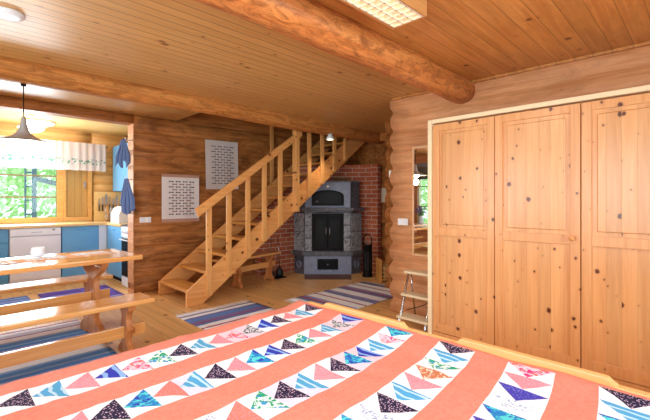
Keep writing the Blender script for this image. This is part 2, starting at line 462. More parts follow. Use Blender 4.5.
# ------------------------------------------------------------------ windows
def window(idx, axis, face, a0, a1, z0, z1, mull, bars, fmat, depth=.08, fw=.07):
    r = structroot('window_%d' % idx)
    def bx(b, u0, u1, d0, d1, za, zb, bev=.004):
        if axis == 'x': b.box(u0, u1, face + d0, face + d1, za, zb, bev)
        else: b.box(face + d0, face + d1, u0, u1, za, zb, bev)
    b = B(); d0, d1 = -.02, depth
    bx(b, a0, a0 + fw, d0, d1, z0, z1); bx(b, a1 - fw, a1, d0, d1, z0, z1)
    bx(b, a0 + fw, a1 - fw, d0, d1, z0, z0 + fw * .9); bx(b, a0 + fw, a1 - fw, d0, d1, z1 - fw * .9, z1)
    b.build('window_frame', fmat, r)
    b = B()
    for u in mull: bx(b, u - .02, u + .02, .01, .05, z0 + fw * .9, z1 - fw * .9)
    for z in bars: bx(b, a0 + fw, a1 - fw, .02, .045, z - .011, z + .011, .002)
    if mull or bars: b.build('glazing_bar', M['barwood'], r)
    b = B(); bx(b, a0 + fw, a1 - fw, .03, .034, z0 + fw * .9, z1 - fw * .9, 0); b.build('pane', M['glass'], r)
    return r
M['barwood'] = wood('glazing_bar_wood', (150, 132, 96), (120, 102, 72), axis='x', rough=0.5, knots=0)
M['frame'] = wood('window_pine', (222, 172, 98), (198, 142, 68), (130, 80, 36), 'x', 0.35, 0.7, 0.4)
window(1, 'x', KY, -0.2, 1.43, 0.91, 2.15, [], [1.305, 1.64], M['frame'], fw=.085)
window(2, 'y', XL, 4.55, 5.3, 0.62, 2.15, [4.92], [1.1, 1.6], M['cream'], depth=-.1, fw=.06)
window(3, 'y', XL, 0.2, 1.7, 0.75, 2.1, [0.95], [], M['cream'], depth=-.1)
window(7, 'y', XL, 2.3, 3.6, 0.75, 2.1, [2.95], [], M['cream'], depth=-.1)  # added window, clear of the mirror's view, to carry the dining fill
window(4, 'x', YF, 0.0, 1.6, 0.8, 2.15, [0.8], [], M['cream'], depth=-.1)
window(5, 'x', YF, -1.3, -0.4, 0.8, 2.15, [], [], M['cream'], depth=-.1)
window(6, 'x', YF, 2.1, 3.0, 0.8, 2.15, [], [], M['cream'], depth=-.1)
# ventilation hatch beside the kitchen window
wf = structroot('door_1', (1.62, KY, .91))
b = B(); b.box(-.19, -.155, -.03, .08, 0, 1.24, .004); b.box(.155, .215, -.03, .08, 0, 1.24, .004); b.box(-.155, .155, -.03, .08, 0, .07, .004); b.box(-.155, .155, -.03, .08, 1.17, 1.24, .004)
b.build('door_frame', M['frame'], wf)
M['hatch'] = wood('hatch_board', (188, 150, 84), (164, 124, 62), (120, 70, 30), 'z', 0.4, 0.7, 0.6, plank=0.1, plankaxis='x', groove=.5)
B().box(-.155, .155, .0, .03, .07, 1.17, .003).build('door_panel', M['hatch'], wf)
b = B(); b.box(.10, .125, -.02, .0, .55, .66, .004); b.tube([(.1125, -.02, .6), (.1125, -.04, .6), (.1125, -.045, .56)], .007, 8); b.build('door_handle', M['steel'], wf)

# ------------------------------------------------------------------ ceiling beams
def beam(name, x0, x1, y, z, r, mat, seed, flat=True, taper=0.0):
    b = B(); n = 40; pts = []; rs = []
    for i in range(n + 1):
        x = x0 + (x1 - x0) * i / n
        pts.append((x, y + .012 * noise.noise(Vector((x * .8, seed, 0))), z + .008 * noise.noise(Vector((x * .9, seed, 5)))))
        rs.append((r + taper * (x - x0)) * (1 + .05 * noise.noise(Vector((x * 2.2, seed, 9)))))
    b.tube(pts, rs, 28)
    for v in b.bm.verts:
        k = noise.noise(v.co * 7) * .005
        v.co.z += k
        if flat and v.co.z > HC + .03: v.co.z = HC + .03
    return struct(b.build(name, mat))
beam('beam_1', XL, XR + .05, 1.70, 2.335, .125, M['beam'], 1.5)
M['beam2'] = wood('beam_log_far', (214, 146, 80), (180, 108, 52), (120, 60, 28), 'x', 0.6, 1.0, 0.5, worldspace=True, patch=0.6, kscale=4, pscale=(16, 5), spec=.15)
b = B(); n = 40
zt = HC + .02; prof = [(3.965, zt), (3.95, 2.345), (3.965, 2.29), (4.01, 2.255), (4.09, 2.245), (4.155, 2.265), (4.19, 2.33), (4.18, zt)]
rows = []
for i in range(n + 1):
    x = XL + (XREC - XL) * i / n
    rows.append([b.bm.verts.new((x, p[0] + .008 * noise.noise(Vector((x, p[1] * 4, 2))), p[1] + (.014 * noise.noise(Vector((x * .7, p[0], 1))) if p[1] < HC else 0))) for p in prof])
for i in range(n):
    for k in range(len(prof) - 1):
        f = b.bm.faces.new((rows[i][k], rows[i + 1][k], rows[i + 1][k + 1], rows[i][k + 1])); f.smooth = True
b.bm.faces.new(rows[0]); b.bm.faces.new(rows[-1]); bmesh.ops.recalc_face_normals(b.bm, faces=b.bm.faces)
struct(b.build('beam_2', M['beam2']))
struct(B().box(XREC - .2, XREC, 3.3, 3.95, 2.26, HC, .02).build('beam_3', M['beam2']))
struct(B().box(4.09, 4.15, YB - .04, YB - .0, 0, 3.0, .004).build('trim_4', M['stairz']))

# ------------------------------------------------------------------ brick wall behind the stove
def brickwall():
    pts = [(3.15, 5.39), (3.15, 5.20), (4.30, 5.20), (4.30 + .0, 5.20), (5.22, 4.26), (5.40, 4.10)]
    # plan: left leg along the back wall, diagonal, right leg
    plan = [(3.76, 5.40, 1.02), (3.76, 5.20, 1.02), (4.42, 5.20, 1.55), (4.50, 5.12, 1.88), (5.36, 4.25, 1.88), (5.36, 4.04, 1.88), (5.46, 4.04, 1.88), (5.46, 5.40, 1.88), (4.5, 5.40, 1.7)]
    b = B(); bm = b.bm
    uvl = bm.loops.layers.uv.new('UVMap')
    n = len(plan); lo = [bm.verts.new((p[0], p[1], 0)) for p in plan]; hi = [bm.verts.new(p) for p in plan]
    u = 0
    for i in range(n):
        j = (i + 1) % n; L = (lo[j].co - lo[i].co).length
        f = bm.faces.new((lo[i], lo[j], hi[j], hi[i]))
        for lp, uv in zip(f.loops, ((u, 0), (u + L, 0), (u + L, plan[j][2]), (u, plan[i][2]))): lp[uvl].uv = uv
        u += L
    f = bm.faces.new(hi)
    for lp in f.loops: lp[uvl].uv = (lp.vert.co.x, lp.vert.co.y)
    bmesh.ops.recalc_face_normals(bm, faces=bm.faces)
    return struct(b.build('wall_brick', M['brick']))
brickwall()

# ------------------------------------------------------------------ soapstone stove (local: +Y towards the back, front faces -Y)
def stove():
    D0 = 6.50; lat = .047
    cx = D0 * FX + lat * FY; cy = D0 * FY - lat * FX
    r = thing('soapstone_stove', 'grey soapstone heating stove with arched oven and double glass fire door in the brick corner', 'stove', (cx, cy, 0), R(-45.2) + 0)
    # local x -> camera right, local y -> away from camera
    def oct_(w1, w2, d1, d2, back):   # plan polygon: front half width, full half width, splay depth
        return [(-w1, 0 + d1), (w1, 0 + d1), (w2, d1 + d2), (w2, back), (-w2, back), (-w2, d1 + d2)]
    B().prism(oct_(.40, .575, .0, .15, .28), 'z', .0, .31, .004).build('base', M['stoned'], r)
    b = B(); b.box(-.40, .40, -.012, .02, .0, .31, .004); fp = b.build('base_panel', M['stone'], r)
    b = B()
    b.box(-.175, .175, -.03, -.012, .085, .265, .005)
    b.mi = 1
    for k in range(6): b.box(-.15 + k * .052, -.115 + k * .052, -.038, -.028, .11, .24, .003)
    b.mi = 0
    ag = b.build('ash_door', [M['black'], M['darkglass']], r)
    B().tube([(-.012, -.05, .175), (.012, -.05, .175)], .012, 10).build('door_knob', M['steel'], ag)
    for s in (-1, 1):
        # round relief on the splayed panels
        b = B(); c = Vector((s * .492, .075, .165)); nrm = Vector((s * .15, -.175, 0)).normalized()
        t1 = Vector((nrm.y, -nrm.x, 0)); 
        for rad in (.055, .03):
            pts = [c + nrm * .004 + (t1 * math.cos(a) + Vector((0, 0, 1)) * math.sin(a)) * rad for a in [2 * PI * k / 20 for k in range(21)]]
            b.tube(pts, .007, 6, cap=False)
        b.build('round_relief', M['stone'], r)
    B().prism(oct_(.425, .61, -.035, .16, .28), 'z', .31, .39, .014).build('ledge', M['stoned'], r)
    # firebox storey
    B().prism(oct_(.385, .575, .0, .15, .28), 'z', .39, 1.045, .004).build('firebox', M['stoned'], r)
    for s in (-1, 1):
        for (za, zb) in ((.39, .61), (.615, .83), (.835, 1.04)):
            B().box(s * .27, s * .388, -.012, .02, za + .003, zb - .002, .007).build('stone_block', M['stonev'], r)
    for s in (-1, 1):
        for (za, zb) in ((.39, .72), (.725, 1.04)):
            a = Vector((s * .392, .0 - .004)); c = Vector((s * .578, .147))
            d = (c - a).normalized(); nn = Vector((d.y, -d.x)) * (1 if s > 0 else -1)
            poly = [a + d * .006, c - d * .004, c - d * .004 + nn * .014, a + d * .006 + nn * .014]
            B().prism([tuple(p) for p in poly], 'z', za + .003, zb - .003, .004).build('side_stone', M['stonev'], r)
    # fire doors
    B().box(-.268, .268, -.02, .01, .40, 1.03, .006).build('door_frame', M['black'], r)
    for s in (-1, 1):
        x0, x1 = (s * .008, s * .225)
        b = B(); xa, xb = min(x0, x1), max(x0, x1)
        b.box(xa, xb, -.045, -.018, .44, .985, .006); d = b.build('fire_door', M['black'], r)
        b = B(); b.box(xa + .035, xb - .035, -.049, -.044, .50, .93, .002); b.build('glass', M['darkglass'], d)
        B().tube([(s * .03, -.06, .66), (s * .03, -.075, .70), (s * .03, -.075, .76), (s * .03, -.06, .80)], .007, 8).build('handle', M['steel'], d)
    # mantel with a shallow arch below
    arch = [(-.60, 1.13), (-.60, 1.075), (-.42, 1.07), (-.36, 1.045)] + [(-.30 + .6 * k / 10, 1.045 + .03 * math.sin(PI * k / 10)) for k in range(11)] + [(.36, 1.045), (.42, 1.07), (.60, 1.075), (.60, 1.13)]
    B().prism(oct_(.43, .625, -.06, .17, .28), 'z', 1.075, 1.13, .012).build('mantel', M['stoned'], r)
    B().prism([(-.40, 1.08), (-.40, 1.035)] + [(-.34 + .68 * k / 10, 1.03 + .03 * math.sin(PI * k / 10)) for k in range(11)] + [(.40, 1.035), (.40, 1.08)], 'y', -.035, .02, .004).build('lintel', M['stoned'], r)
    # upper storey
    B().prism(oct_(.385, .55, .03, .14, .28), 'z', 1.13, 1.56, .006).build('upper_body', M['stoned'], r)
    B().prism([(-.385, 1.13), (.385, 1.13), (.385, 1.56), (-.385, 1.56)], 'y', .012, .03, .003).build('front_slab', M['stone'], r)
    pts = [(-.27, 1.165), (.27, 1.165), (.27, 1.33)] + [(.27 * math.cos(a), 1.33 + .10 * math.sin(a)) for a in [PI * k / 14 for k in range(1, 14)]] + [(-.27, 1.33)]
    od = B().prism(pts, 'y', -.012, .014, .006).build('oven_door', M['black'], r)
    pts2 = [(x * .84, 1.165 + (z - 1.165) * .82 + .025) for x, z in pts]
    B().prism(pts2, 'y', -.018, -.010, .003).build('oven_window', M['darkglass'], od)
    B().tube([(-.21, -.03, 1.23), (-.15, -.03, 1.245)], .009, 8).build('handle', M['steel'], od)
    B().lathe([(0, 0), (.022, 0), (.022, .012), (0, .012)], (0, 0, 0), 20).build('damper_knob', M['plastic'], r, M=Matrix.Translation((0, .012, 1.49)) @ Matrix.Rotation(PI / 2, 4, 'X'))
    B().prism([(-.40, .0), (.40, .0), (.56, .16), (.56, .29), (-.56, .29), (-.56, .16)], 'z', 1.56, 1.585, .004).build('top_slab', M['stoned'], r)
    # hearth plate on the floor
    hp = B(); hp.prism([(-.395, -.02), (.395, -.02), (.37, -.42), (-.37, -.42)], 'z', .0, .008, .002)
    M['hearth'] = plain('brown_hearth_plate', (104, 66, 50), 0.5, 0.0, var=.15)
    ho = hp.build('hearth_plate', M['hearth'], None)
    ho.location = (cx, cy, 0.0); ho.rotation_euler = (0, 0, R(-45.2)); tag(ho, 'brown metal hearth plate lying on the floor before the stove', 'hearth plate')
    # dried garland on top
    g = B(); rr = random.Random(3)
    for k in range(150):
        a = rr.uniform(0, 2 * PI); u = rr.uniform(0, 1)
        c = Vector((.10 + .26 * u + rr.uniform(-.02, .02), .14 + .03 * math.sin(a), .01 + .035 * abs(math.sin(u * PI)) * rr.random() + .02))
        d = Vector((rr.uniform(-1, 1), rr.uniform(-1, 1), rr.uniform(-.1, 1))).normalized() * rr.uniform(.02, .045)
        g.tube([c, c + d * .5 + Vector((0, 0, .004)), c + d], [.003, .004, .001], 5)
    M['straw'] = plain('dried_straw', (150, 112, 66), 0.9, var=.4)
    go = g.build('dried_garland', M['straw'], None); go.location = (cx, cy, 1.575); go.rotation_euler = (0, 0, R(-45.2))
    tag(go, 'brown dried garland lying on the stove top by the brick wall', 'garland')
    return cx, cy
scx, scy = stove()
def stove_pt(lx, ly):
    a = R(-45.2); return (scx + lx * math.cos(a) - ly * math.sin(a), scy + lx * math.sin(a) + ly * math.cos(a))
def at(px, D): # world xy of a column at depth D
    lat = (px - 325) / 384 * D
    return (D * FX + lat * FY, D * FY - lat * FX)

# fire tool holder right of the stove
p = at(367.5, 6.33)
r = thing('fire_tool_holder', 'tall black iron log holder with arched handle standing right of the stove', 'log holder', (p[0], p[1], 0), R(-45))
b = B(); b.lathe([(0, 0), (.085, 0), (.085, .03), (.075, .035), (.075, .50), (.08, .505), (.08, .52), (.07, .52), (.07, .04), (0, .04)], n=24); b.build('bucket', M['black'], r)
b = B(); b.tube([(-.07, 0, .50)] + [(-.07 * math.cos(a), 0, .60 + .09 * math.sin(a)) for a in [PI * k / 12 for k in range(13)]] + [(.07, 0, .50)], .009, 8); b.build('handle', M['black'], r)
b = B()
for k in range(3): b.tube([(-.02 + k * .02, .01 * k, .05), (-.03 + k * .03, .01, .58 + .02 * k)], .005, 6)
b.build('poker', M['steel'], r)
b = B()
for k in range(10):
    a = 2 * PI * k / 10; b.box(-.008, .008, -.001, .004, .12, .42, .002, M=Matrix.Rotation(a, 4, 'Z') @ Matrix.Translation((0, -.078, 0)))
b.build('slat', M['blackp'], r)

# dustpan + brush standing on a black plate at the brick wall
p = at(276, 6.22)
o = B().prism([(-.13, -.09), (.16, -.09), (.16, .10), (-.13, .10)], 'z', 0, .006, .001).build('floor_plate', M['black'], None, loc=(p[0], p[1], 0)); o.rotation_euler = (0, 0, R(0))
tag(o, 'flat black metal plate on the floor under the hearth broom', 'floor plate')
p = at(273, 6.32)
r = thing('hearth_dustpan', 'long-handled black dustpan with thin chrome handle by the brick wall', 'dustpan', (p[0], p[1], .006), R(-45))
b = B(); b.prism([(-.11, 0), (.03, 0), (.03, .03), (-.02, .12), (-.08, .13), (-.11, .04)], 'y', -.03, .03, .008); b.build('pan', M['blackp'], r)
B().tube([(-.03, 0, .10), (-.028, 0, .62)], .006, 8).build('handle', M['chrome'], r)
p = at(279.5, 6.3)
r = thing('hearth_broom', 'long-handled hearth broom with round black bristle head by the brick wall', 'broom', (p[0], p[1], .006), R(-45))
b = B(); b.lathe([(0, 0), (.05, .0), (.062, .05), (.05, .11), (.02, .15), (.008, .17), (0, .17)], n=20); b.build('brush_head', M['blackp'], r)
B().tube([(0, 0, .16), (-.03, .01, .66)], .006, 8).build('handle', M['chrome'], r)

# ------------------------------------------------------------------ staircase
def staircase():
    r = thing('staircase', 'open pine staircase rising right along the log wall with square balusters', 'staircase', (2.06, 4.33, 0))
    ox, oy = 2.06, 4.33
    S = .735
    xe = 5.42
    def stringer(y0, y1):
        poly = [(0, 0), (.20, 0), (xe - ox, S * (xe - ox - .20)), (xe - ox, S * (xe - ox) + .176), (0, .176)]
        return B().prism(poly, 'y', y0, y1, .004).build('stringer', M['stair'], r)
    stringer(0, .04); stringer(.80, .84)
    rise = .1875; run = rise / S
    for i in range(13):
        x = .015 + i * run; z = rise * (i + 1) - .035
        B().box(x - .0, x + .245, .04, .80, z - .0, z + .038, .006).build('tread', M['tread'], r)
    # balusters: outside face of the outer stringer
    px = [209, 229, 248, 264.5, 280.4, 309.4, 322.4, 334.7, 345.5]
    tops = []
    def X(pxv, Y=4.33 - .02): return Y * math.tan(R(45.22) + math.atan((pxv - 325) / 384))
    # handrail line
    hx0, hz0 = X(196), 1.26 - (215 - 200) * 0  # placeholder
    def zat(pxv, y, Y=4.31):
        x = X(pxv, Y); D = x * FX + Y * FY; return x, 1.26 + (200 - y) * D / 384
    a = zat(197, 213); c = zat(292, 141)
    sl = (c[1] - a[1]) / (c[0] - a[0])
    def rail_z(x): return a[1] + sl * (x - a[0])
    for q in px:
        x = X(q); zlow = S * (x - 2.26) + .03
        if q < 300: ztop = rail_z(x) + .01
        else: ztop = min(2.36, 2.36)
        bl = B(); w = .034
        bl.box(x - w - ox, x + w - ox, -.03, 0.0, zlow, ztop, .004)
        bl.build('baluster', M['stairz'], r)
        for dz in (.06, .20):
            pass
    x = X(295); B().box(x - .034 - ox, x + .034 - ox, -.085, 0.0, S * (x - 2.26) + .02, 2.36, .004).build('newel_post', M['stairz'], r)
    # handrail as sloping board
    x0, x1 = a[0] - .0, X(300)
    poly = [(x0 - ox, rail_z(x0) - .045), (x0 - ox - .035, rail_z(x0) + .05), (x1 - ox, rail_z(x1) + .085), (x1 - ox, rail_z(x1) - .02)]
    B().prism(poly, 'y', -.075, -.03, .007).build('handrail', M['stair'], r)
    # wall-side rail glimpsed through the balusters
    return r
staircase()

# spot lamp under the far beam
p = (4.17, 4.03)
r = thing('spot_lamp', 'small white spot lamp fixed under the far ceiling beam over the stove', 'lamp', (p[0], p[1], 2.262))
M['spot_on'] = plain('lit_spot_lens', (255, 245, 225), 0.4, emit=(255, 236, 205), estr=9)
B().lathe([(0, 0), (.035, 0), (.035, -.035), (.05, -.045), (.058, -.09), (.05, -.09), (.0, -.06)], n=24).build('lamp_shade', M['white'], r)
B().lathe([(0, -.066), (.046, -.086), (.046, -.09), (0, -.096)], n=24).build('lens', M['spot_on'], r)

# ------------------------------------------------------------------ hanging prints on back wall
M['linen'] = plain('white_printed_linen', (228, 218, 216), 0.9, var=.03, bump=.2)
M['linen2'] = plain('greyish_printed_linen', (208, 194, 190), 0.9, var=.03, bump=.2)
M['hem'] = plain('dusky_red_hem', (186, 140, 120), 0.9, var=.08)
M['motif'] = plain('dark_bow_motif', (58, 46, 50), 0.9, var=.05)
M['motif2'] = plain('faded_red_motif', (130, 92, 92), 0.9, var=.05)
def hanging(name, label, x0, x1, z0, z1, tilt, hem, rows, mat, mats):
    w = x1 - x0; h = z1 - z0; xc = (x0 + x1) / 2
    r = thing(name, label, 'wall hanging', (xc, YB - .018, z0)); r.rotation_euler = (0, R(tilt), 0)
    b = B(); n = 14
    nx, nzz = 8, 12
    gv = [[b.bm.verts.new((-w / 2 + w * i / nx, -.004 * math.sin(i * 1.7) - .006, h * j / nzz)) for i in range(nx + 1)] for j in range(nzz + 1)]
    for j in range(nzz):
        for i in range(nx):
            f = b.bm.faces.new((gv[j][i], gv[j][i + 1], gv[j + 1][i + 1], gv[j + 1][i])); f.smooth = True
    if hem:
        B().box(-w / 2 - .003, w / 2 + .003, -.016, .0, h - .04, h + .003, .004).build('hem', M['hem'], r)
        B().box(-w / 2 - .003, w / 2 + .003, -.016, .0, -.003, .045, .004).build('hem', M['hem'], r)
    mx, mz0, mz1 = .13 * w, .12 * h + (.03 if hem else 0), .88 * h - (.02 if hem else 0)
    mw = .115 * w; mh = .021 if hem else .018
    for j in range(rows):
        odd = j % 2; cnt = 3 if odd else 4
        zc = mz0 + (mz1 - mz0) * j / (rows - 1)
        b.mi = 2 if odd and hem else 1
        for i in range(cnt):
            xc2 = (-w / 2 + .24 * w) + (i + (.5 if odd else 0)) * .185 * w
            for s in (-1, 1):
                q = [(xc2, zc - .002), (xc2 + s * mw * .5, zc - mh * .5), (xc2 + s * mw * .5, zc + mh * .45), (xc2, zc + .004)]
                b.prism(q, 'y', -.0125, -.002)
    b.build('cloth', [mat, mats[0], mats[1]], r)
hanging('wall_hanging', 'white wall hanging with dusky red hems and dark bow motifs, lower left of the two', 2.20, 2.755, .945, 1.625, 0, True, 13, M['linen'], (M['motif'], M['motif2']))
hanging('wall_hanging', 'plain-edged pale wall hanging with dense dark bow rows, higher and nearer the stairs', 2.87, 3.44, 1.43, 2.185, -1.2, False, 15, M['linen2'], (M['motif'], M['motif']))

# ------------------------------------------------------------------ switches and plates
def plate(name, label, loc, size, axis, rockers=1):
    r = thing(name, label, 'switch' if 'switch' in name else 'socket', loc)
    w, h = size
    if axis == 'y': B().box(-w / 2, w / 2, -.014, 0, -h / 2, h / 2, .004).build('cover', M['plastic'], r)
    else: B().box(-.014, 0, -w / 2, w / 2, -h / 2, h / 2, .004).build('cover', M['plastic'], r)
    for k in range(rockers):
        c = (k - (rockers - 1) / 2) * w / rockers
        if axis == 'y': B().box(c - .02, c + .02, -.019, -.012, -h * .32, h * .32, .003).build('rocker', M['white'], r)
        else: B().box(-.019, -.012, c - .02, c + .02, -h * .32, h * .32, .003).build('rocker', M['white'], r)
    return r
plate('light_switch', 'white double switch plate on the log wall beside the kitchen opening', (1.985, YB - .003, .99), (.15, .075), 'y', 2)
plate('light_switch', 'white double switch plate on the right log wall beside the mirror', (XR - .003, 2.37, 1.02), (.13, .075), 'x', 2)
r = thing('thermostat', 'small white thermostat box at the outer end of the right log wall', 'thermostat', (XR + .045, 2.555, 1.56))
B().box(-.03, .03, 0, .022, -.04, .04, .005).build('housing', M['plastic'], r)
B().lathe([(0, 0), (.016, 0), (.014, .008), (0, .008)], n=16).build('dial', M['white'], r, M=Matrix.Translation((0, .022, 0)) @ Matrix.Rotation(-PI / 2, 4, 'X'))
M['paper'] = plain('notice_paper', (216, 200, 176), .9, var=.03)
o = B().box(-.004, 0, -.06, .06, -.125, .125, .001).build('paper_notice', M['paper'], None, loc=(XREC - .003, 4.0, 1.345)); tag(o, 'pale paper sheet pinned on the recess log wall beside the bricks', 'notice')
o.location = (XREC - .004, 4.0, 1.345)

# firewood crate at the recess
p = at(387, 6.02)
r = thing('firewood_stand', 'wooden firewood stand with split logs behind the end of the right wall', 'firewood stand', (p[0], p[1], 0), R(-38))
b = B()
for s in (-1, 1): b.box(s * .13 - .012, s * .13 + .012, -.14, .14, 0, .34, .004)
b.build('side', M['tread'], r)
B().box(-.118, .118, -.14, .14, .03, .05, .003).build('bottom', M['tread'], r)
M['split'] = wood('split_log', (212, 172, 118), (170, 120, 72), (90, 60, 40), 'y', .8, 1, .6)
rr = random.Random(5)
fl = []
for j in range(3):
    for i in range(3):
        c = (-.075 + i * .075, 0, .085 + j * .065); ang = rr.uniform(0, 6)
        q = [(c[0] + .036 * math.cos(ang + k * 2 * PI / 5), c[2] + .033 * math.sin(ang + k * 2 * PI / 5)) for k in range(5)]
        a = R(-38)
        bb = B().prism(q, 'y', -.15, .13, .003, M=None)
        o = bb.build('firewood', M['split'], None, loc=(p[0], p[1], 0)); o.rotation_euler = (0, 0, a)
        tag(o, 'split firewood log stacked in the wooden stand by the recess', 'firewood', 'split logs in the firewood stand')

# ------------------------------------------------------------------ trestle furniture
def legprof(w, h, waist):
    """curvy trestle board outline (y,z)"""
    pts = []
    ctrl = [(w * .95, 0), (w, .06 * h), (w * .86, .13 * h), (waist * 1.15, .22 * h), (waist, .32 * h), (waist * 1.25, .42 * h), (waist * 1.55, .50 * h), (waist * 1.3, .58 * h), (waist, .68 * h), (waist * 1.1, .78 * h), (w * .72, .86 * h), (w * .9, .92 * h), (w * .9, h)]
    right = []
    for i in range(len(ctrl) - 1):
        for k in range(3):
            t = k / 3
            p0 = ctrl[max(i - 1, 0)]; p1 = ctrl[i]; p2 = ctrl[i + 1]; p3 = ctrl[min(i + 2, len(ctrl) - 1)]
            f = lambda a, b_, c_, d: .5 * ((2 * b_) + (-a + c_) * t + (2 * a - 5 * b_ + 4 * c_ - d) * t * t + (-a + 3 * b_ - 3 * c_ + d) * t ** 3)
            right.append((f(p0[0], p1[0], p2[0], p3[0]), max(0, f(p0[1], p1[1], p2[1], p3[1]))))
    right.append(ctrl[-1])
    # notch under the foot
    return right + [(-y, z) for y, z in reversed(right)] + [(-w * .45, .0), (-w * .35, .03 * h), (w * .35, .03 * h), (w * .45, 0)]
def trestle(name, label, cat, loc, rz, L, W, Ht, top, legx, strz, strh, waist, group=None):
    r = thing(name, label, cat, loc, rz, group)
    B().box(-L, 0, -W / 2, W / 2, Ht - top, Ht, .010, seg=3).build('tabletop' if cat == 'table' else 'seat', M['table'], r)
    for x in legx:
        lg = B().prism(legprof(W * .40, Ht - top, waist), 'x', x - .024, x + .024, .005).build('leg', M['tleg'], r)
        B().box(x - .03, x + .03, -W * .40, W * .40, Ht - top - .045, Ht - top, .006).build('cleat', M['tleg'], r)
    x0, x1 = min(legx) - .09, max(legx) + .14
    B().box(x0, x1, -.016, .016, strz - strh / 2, strz + strh / 2, .005).build('stretcher', M['table'], r)
    for x in legx:
        s = 1 if x == max(legx) else -1
        B().box(x + s * .036, x + s * .056, -.03, .03, strz - strh * .2, strz + strh * .25, .003).build('wedge', M['tleg'], r)
    return r
trestle('dining_table', 'long varnished pine trestle dining table in front of the kitchen opening', 'table', (1.32, 4.08, 0), R(4.0), 1.9, .72, .75, .042, (-.30, -1.55), .36, .10, .09)
trestle('bench', 'varnished pine trestle bench nearest the bed, on the near side of the table', 'bench', (1.265, 3.395, 0), R(2.5), 1.7, .29, .45, .038, (-.17, -1.45), .18, .095, .05)
trestle('bench', 'varnished pine trestle bench on the kitchen side of the dining table', 'bench', (1.33, 4.69, 0), R(3.0), 1.75, .27, .45, .038, (-.2, -1.5), .18, .095, .05)
trestle('bench', 'small pine trestle bench tucked under the staircase beside the bricks', 'bench', (3.82, 4.93, 0), R(10), 1.15, .26, .44, .034, (-.14, -.80), .25, .085, .05)

# things on the table
a4 = R(4.0)
def tp(lx, ly): return (1.32 + lx * math.cos(a4) - ly * math.sin(a4), 4.08 + lx * math.sin(a4) + ly * math.cos(a4))
M['mat'] = stripes('striped_placemat', 'x', [(0, (242, 242, 250)), (.30, (200, 200, 222)), (.36, (242, 242, 250)), (.80, (236, 180, 146)), (.92, (242, 242, 250))], .10)
M['runner'] = stripes('coral_table_runner', 'x', [(0, (236, 178, 134)), (.55, (244, 220, 196)), (.75, (236, 178, 134))], .2)
mats = [(-.30, .09, 'striped placemat at the right end of the table'), (-.66, .06, 'striped placemat in the middle of the table beside the white bowl'), (-1.02, -.02, 'striped placemat at the left of the table past the white bowl')]
p = tp(-.70, .04)
o = B().box(-.62, .58, -.13, .14, 0, .002).build('table_runner', M['runner'], None, loc=(p[0], p[1], .751)); o.rotation_euler = (0, 0, a4)
tag(o, 'narrow coral table runner lying along the middle of the dining table', 'table runner')
for lx, ly, lb in mats:
    p = tp(lx, ly)
    o = B().box(-.14, .14, -.09, .09, 0, .003, .001).build('placemat', M['mat'], None, loc=(p[0], p[1], .7535)); o.rotation_euler = (0, 0, a4 + .05)
    tag(o, 'white and lilac ' + lb, 'placemat', 'placemats on the dining table')
p = at(38.5, 0)  # dummy
# bowl px 38,y 255
D = 3.42; p = at(38.5, D)
r = thing('bowl', 'small rounded white bowl standing on the runner on the dining table', 'bowl', (p[0], p[1], .7565))
B().lathe([(0, 0), (.035, 0), (.052, .018), (.058, .045), (.05, .075), (.044, .083), (.042, .078), (.05, .045), (.03, .012), (0, .01)], n=32).build('bowl_body', M['white'], r)

# ------------------------------------------------------------------ rugs
BL = (92, 130, 198); DB = (80, 90, 150); WH = (240, 240, 246); RD = (160, 60, 90); LB = (150, 190, 236); GR = (150, 146, 176); MV = (140, 116, 170)
def rug(name, label, x0, x1, y0, y1, axis, stops, period, fr='y'):
    r = thing(name, label, 'rug', ((x0 + x1) / 2, (y0 + y1) / 2, 0))
    w, h = (x1 - x0) / 2, (y1 - y0) / 2
    m = stripes(name + '_weave', axis, stops, period)
    b = B(); nx, ny = 16, 24
    gv = [[b.bm.verts.new((-w + 2 * w * i / nx + .006 * noise.noise(Vector((j * .6, x0, 0))), -h + 2 * h * j / ny + .006 * noise.noise(Vector((i * .5, y0, 4))), .009 + .003 * noise.noise(Vector((i * .7, j * .5, x0))))) for i in range(nx + 1)] for j in range(ny + 1)]
    for j in range(ny):
        for i in range(nx):
            f = b.bm.faces.new((gv[j][i], gv[j][i + 1], gv[j + 1][i + 1], gv[j + 1][i])); f.smooth = True
    o = b.build('weave', m, r); md = o.modifiers.new('t', 'SOLIDIFY'); md.thickness = .006; md.offset = -1
    for s in (-1, 1):
        b = B(); rr = random.Random(1)
        L = w if fr == 'y' else h; n = int(L * 2 / .022)
        for k in range(n):
            u = -L + 2 * L * (k + .5) / n; ln = .05 + rr.uniform(-.01, .015); sx = rr.uniform(-.01, .01)
            if fr == 'y': pts = [(u, s * (h - .005), .008), (u + sx, s * (h + ln * .5), .006), (u + sx * 2, s * (h + ln), .004)]
            else: pts = [(s * (w - .005), u, .008), (s * (w + ln * .5), u + sx, .006), (s * (w + ln), u + sx * 2, .004)]
            b.tube(pts, [.004, .0035, .002], 5)
        f = b.build('fringe', M['linen'], r); f['kind'] = 'stuff'
    return r
RUG1 = [(0, BL), (.10, WH), (.26, GR), (.30, WH), (.38, RD), (.42, WH), (.55, DB), (.66, MV), (.72, RD), (.75, BL), (.88, LB), (.95, WH)]
rug('rag_rug', 'blue white and red striped rag rug at the foot of the stairs', 1.81, 2.73, 2.45, 4.06, 'y', [(0, WH), (.10, GR), (.18, WH), (.33, RD), (.38, WH), (.52, (90, 116, 176)), (.62, RD), (.66, (116, 110, 164)), (.78, BL), (.9, (110, 116, 170))], .62, 'y')
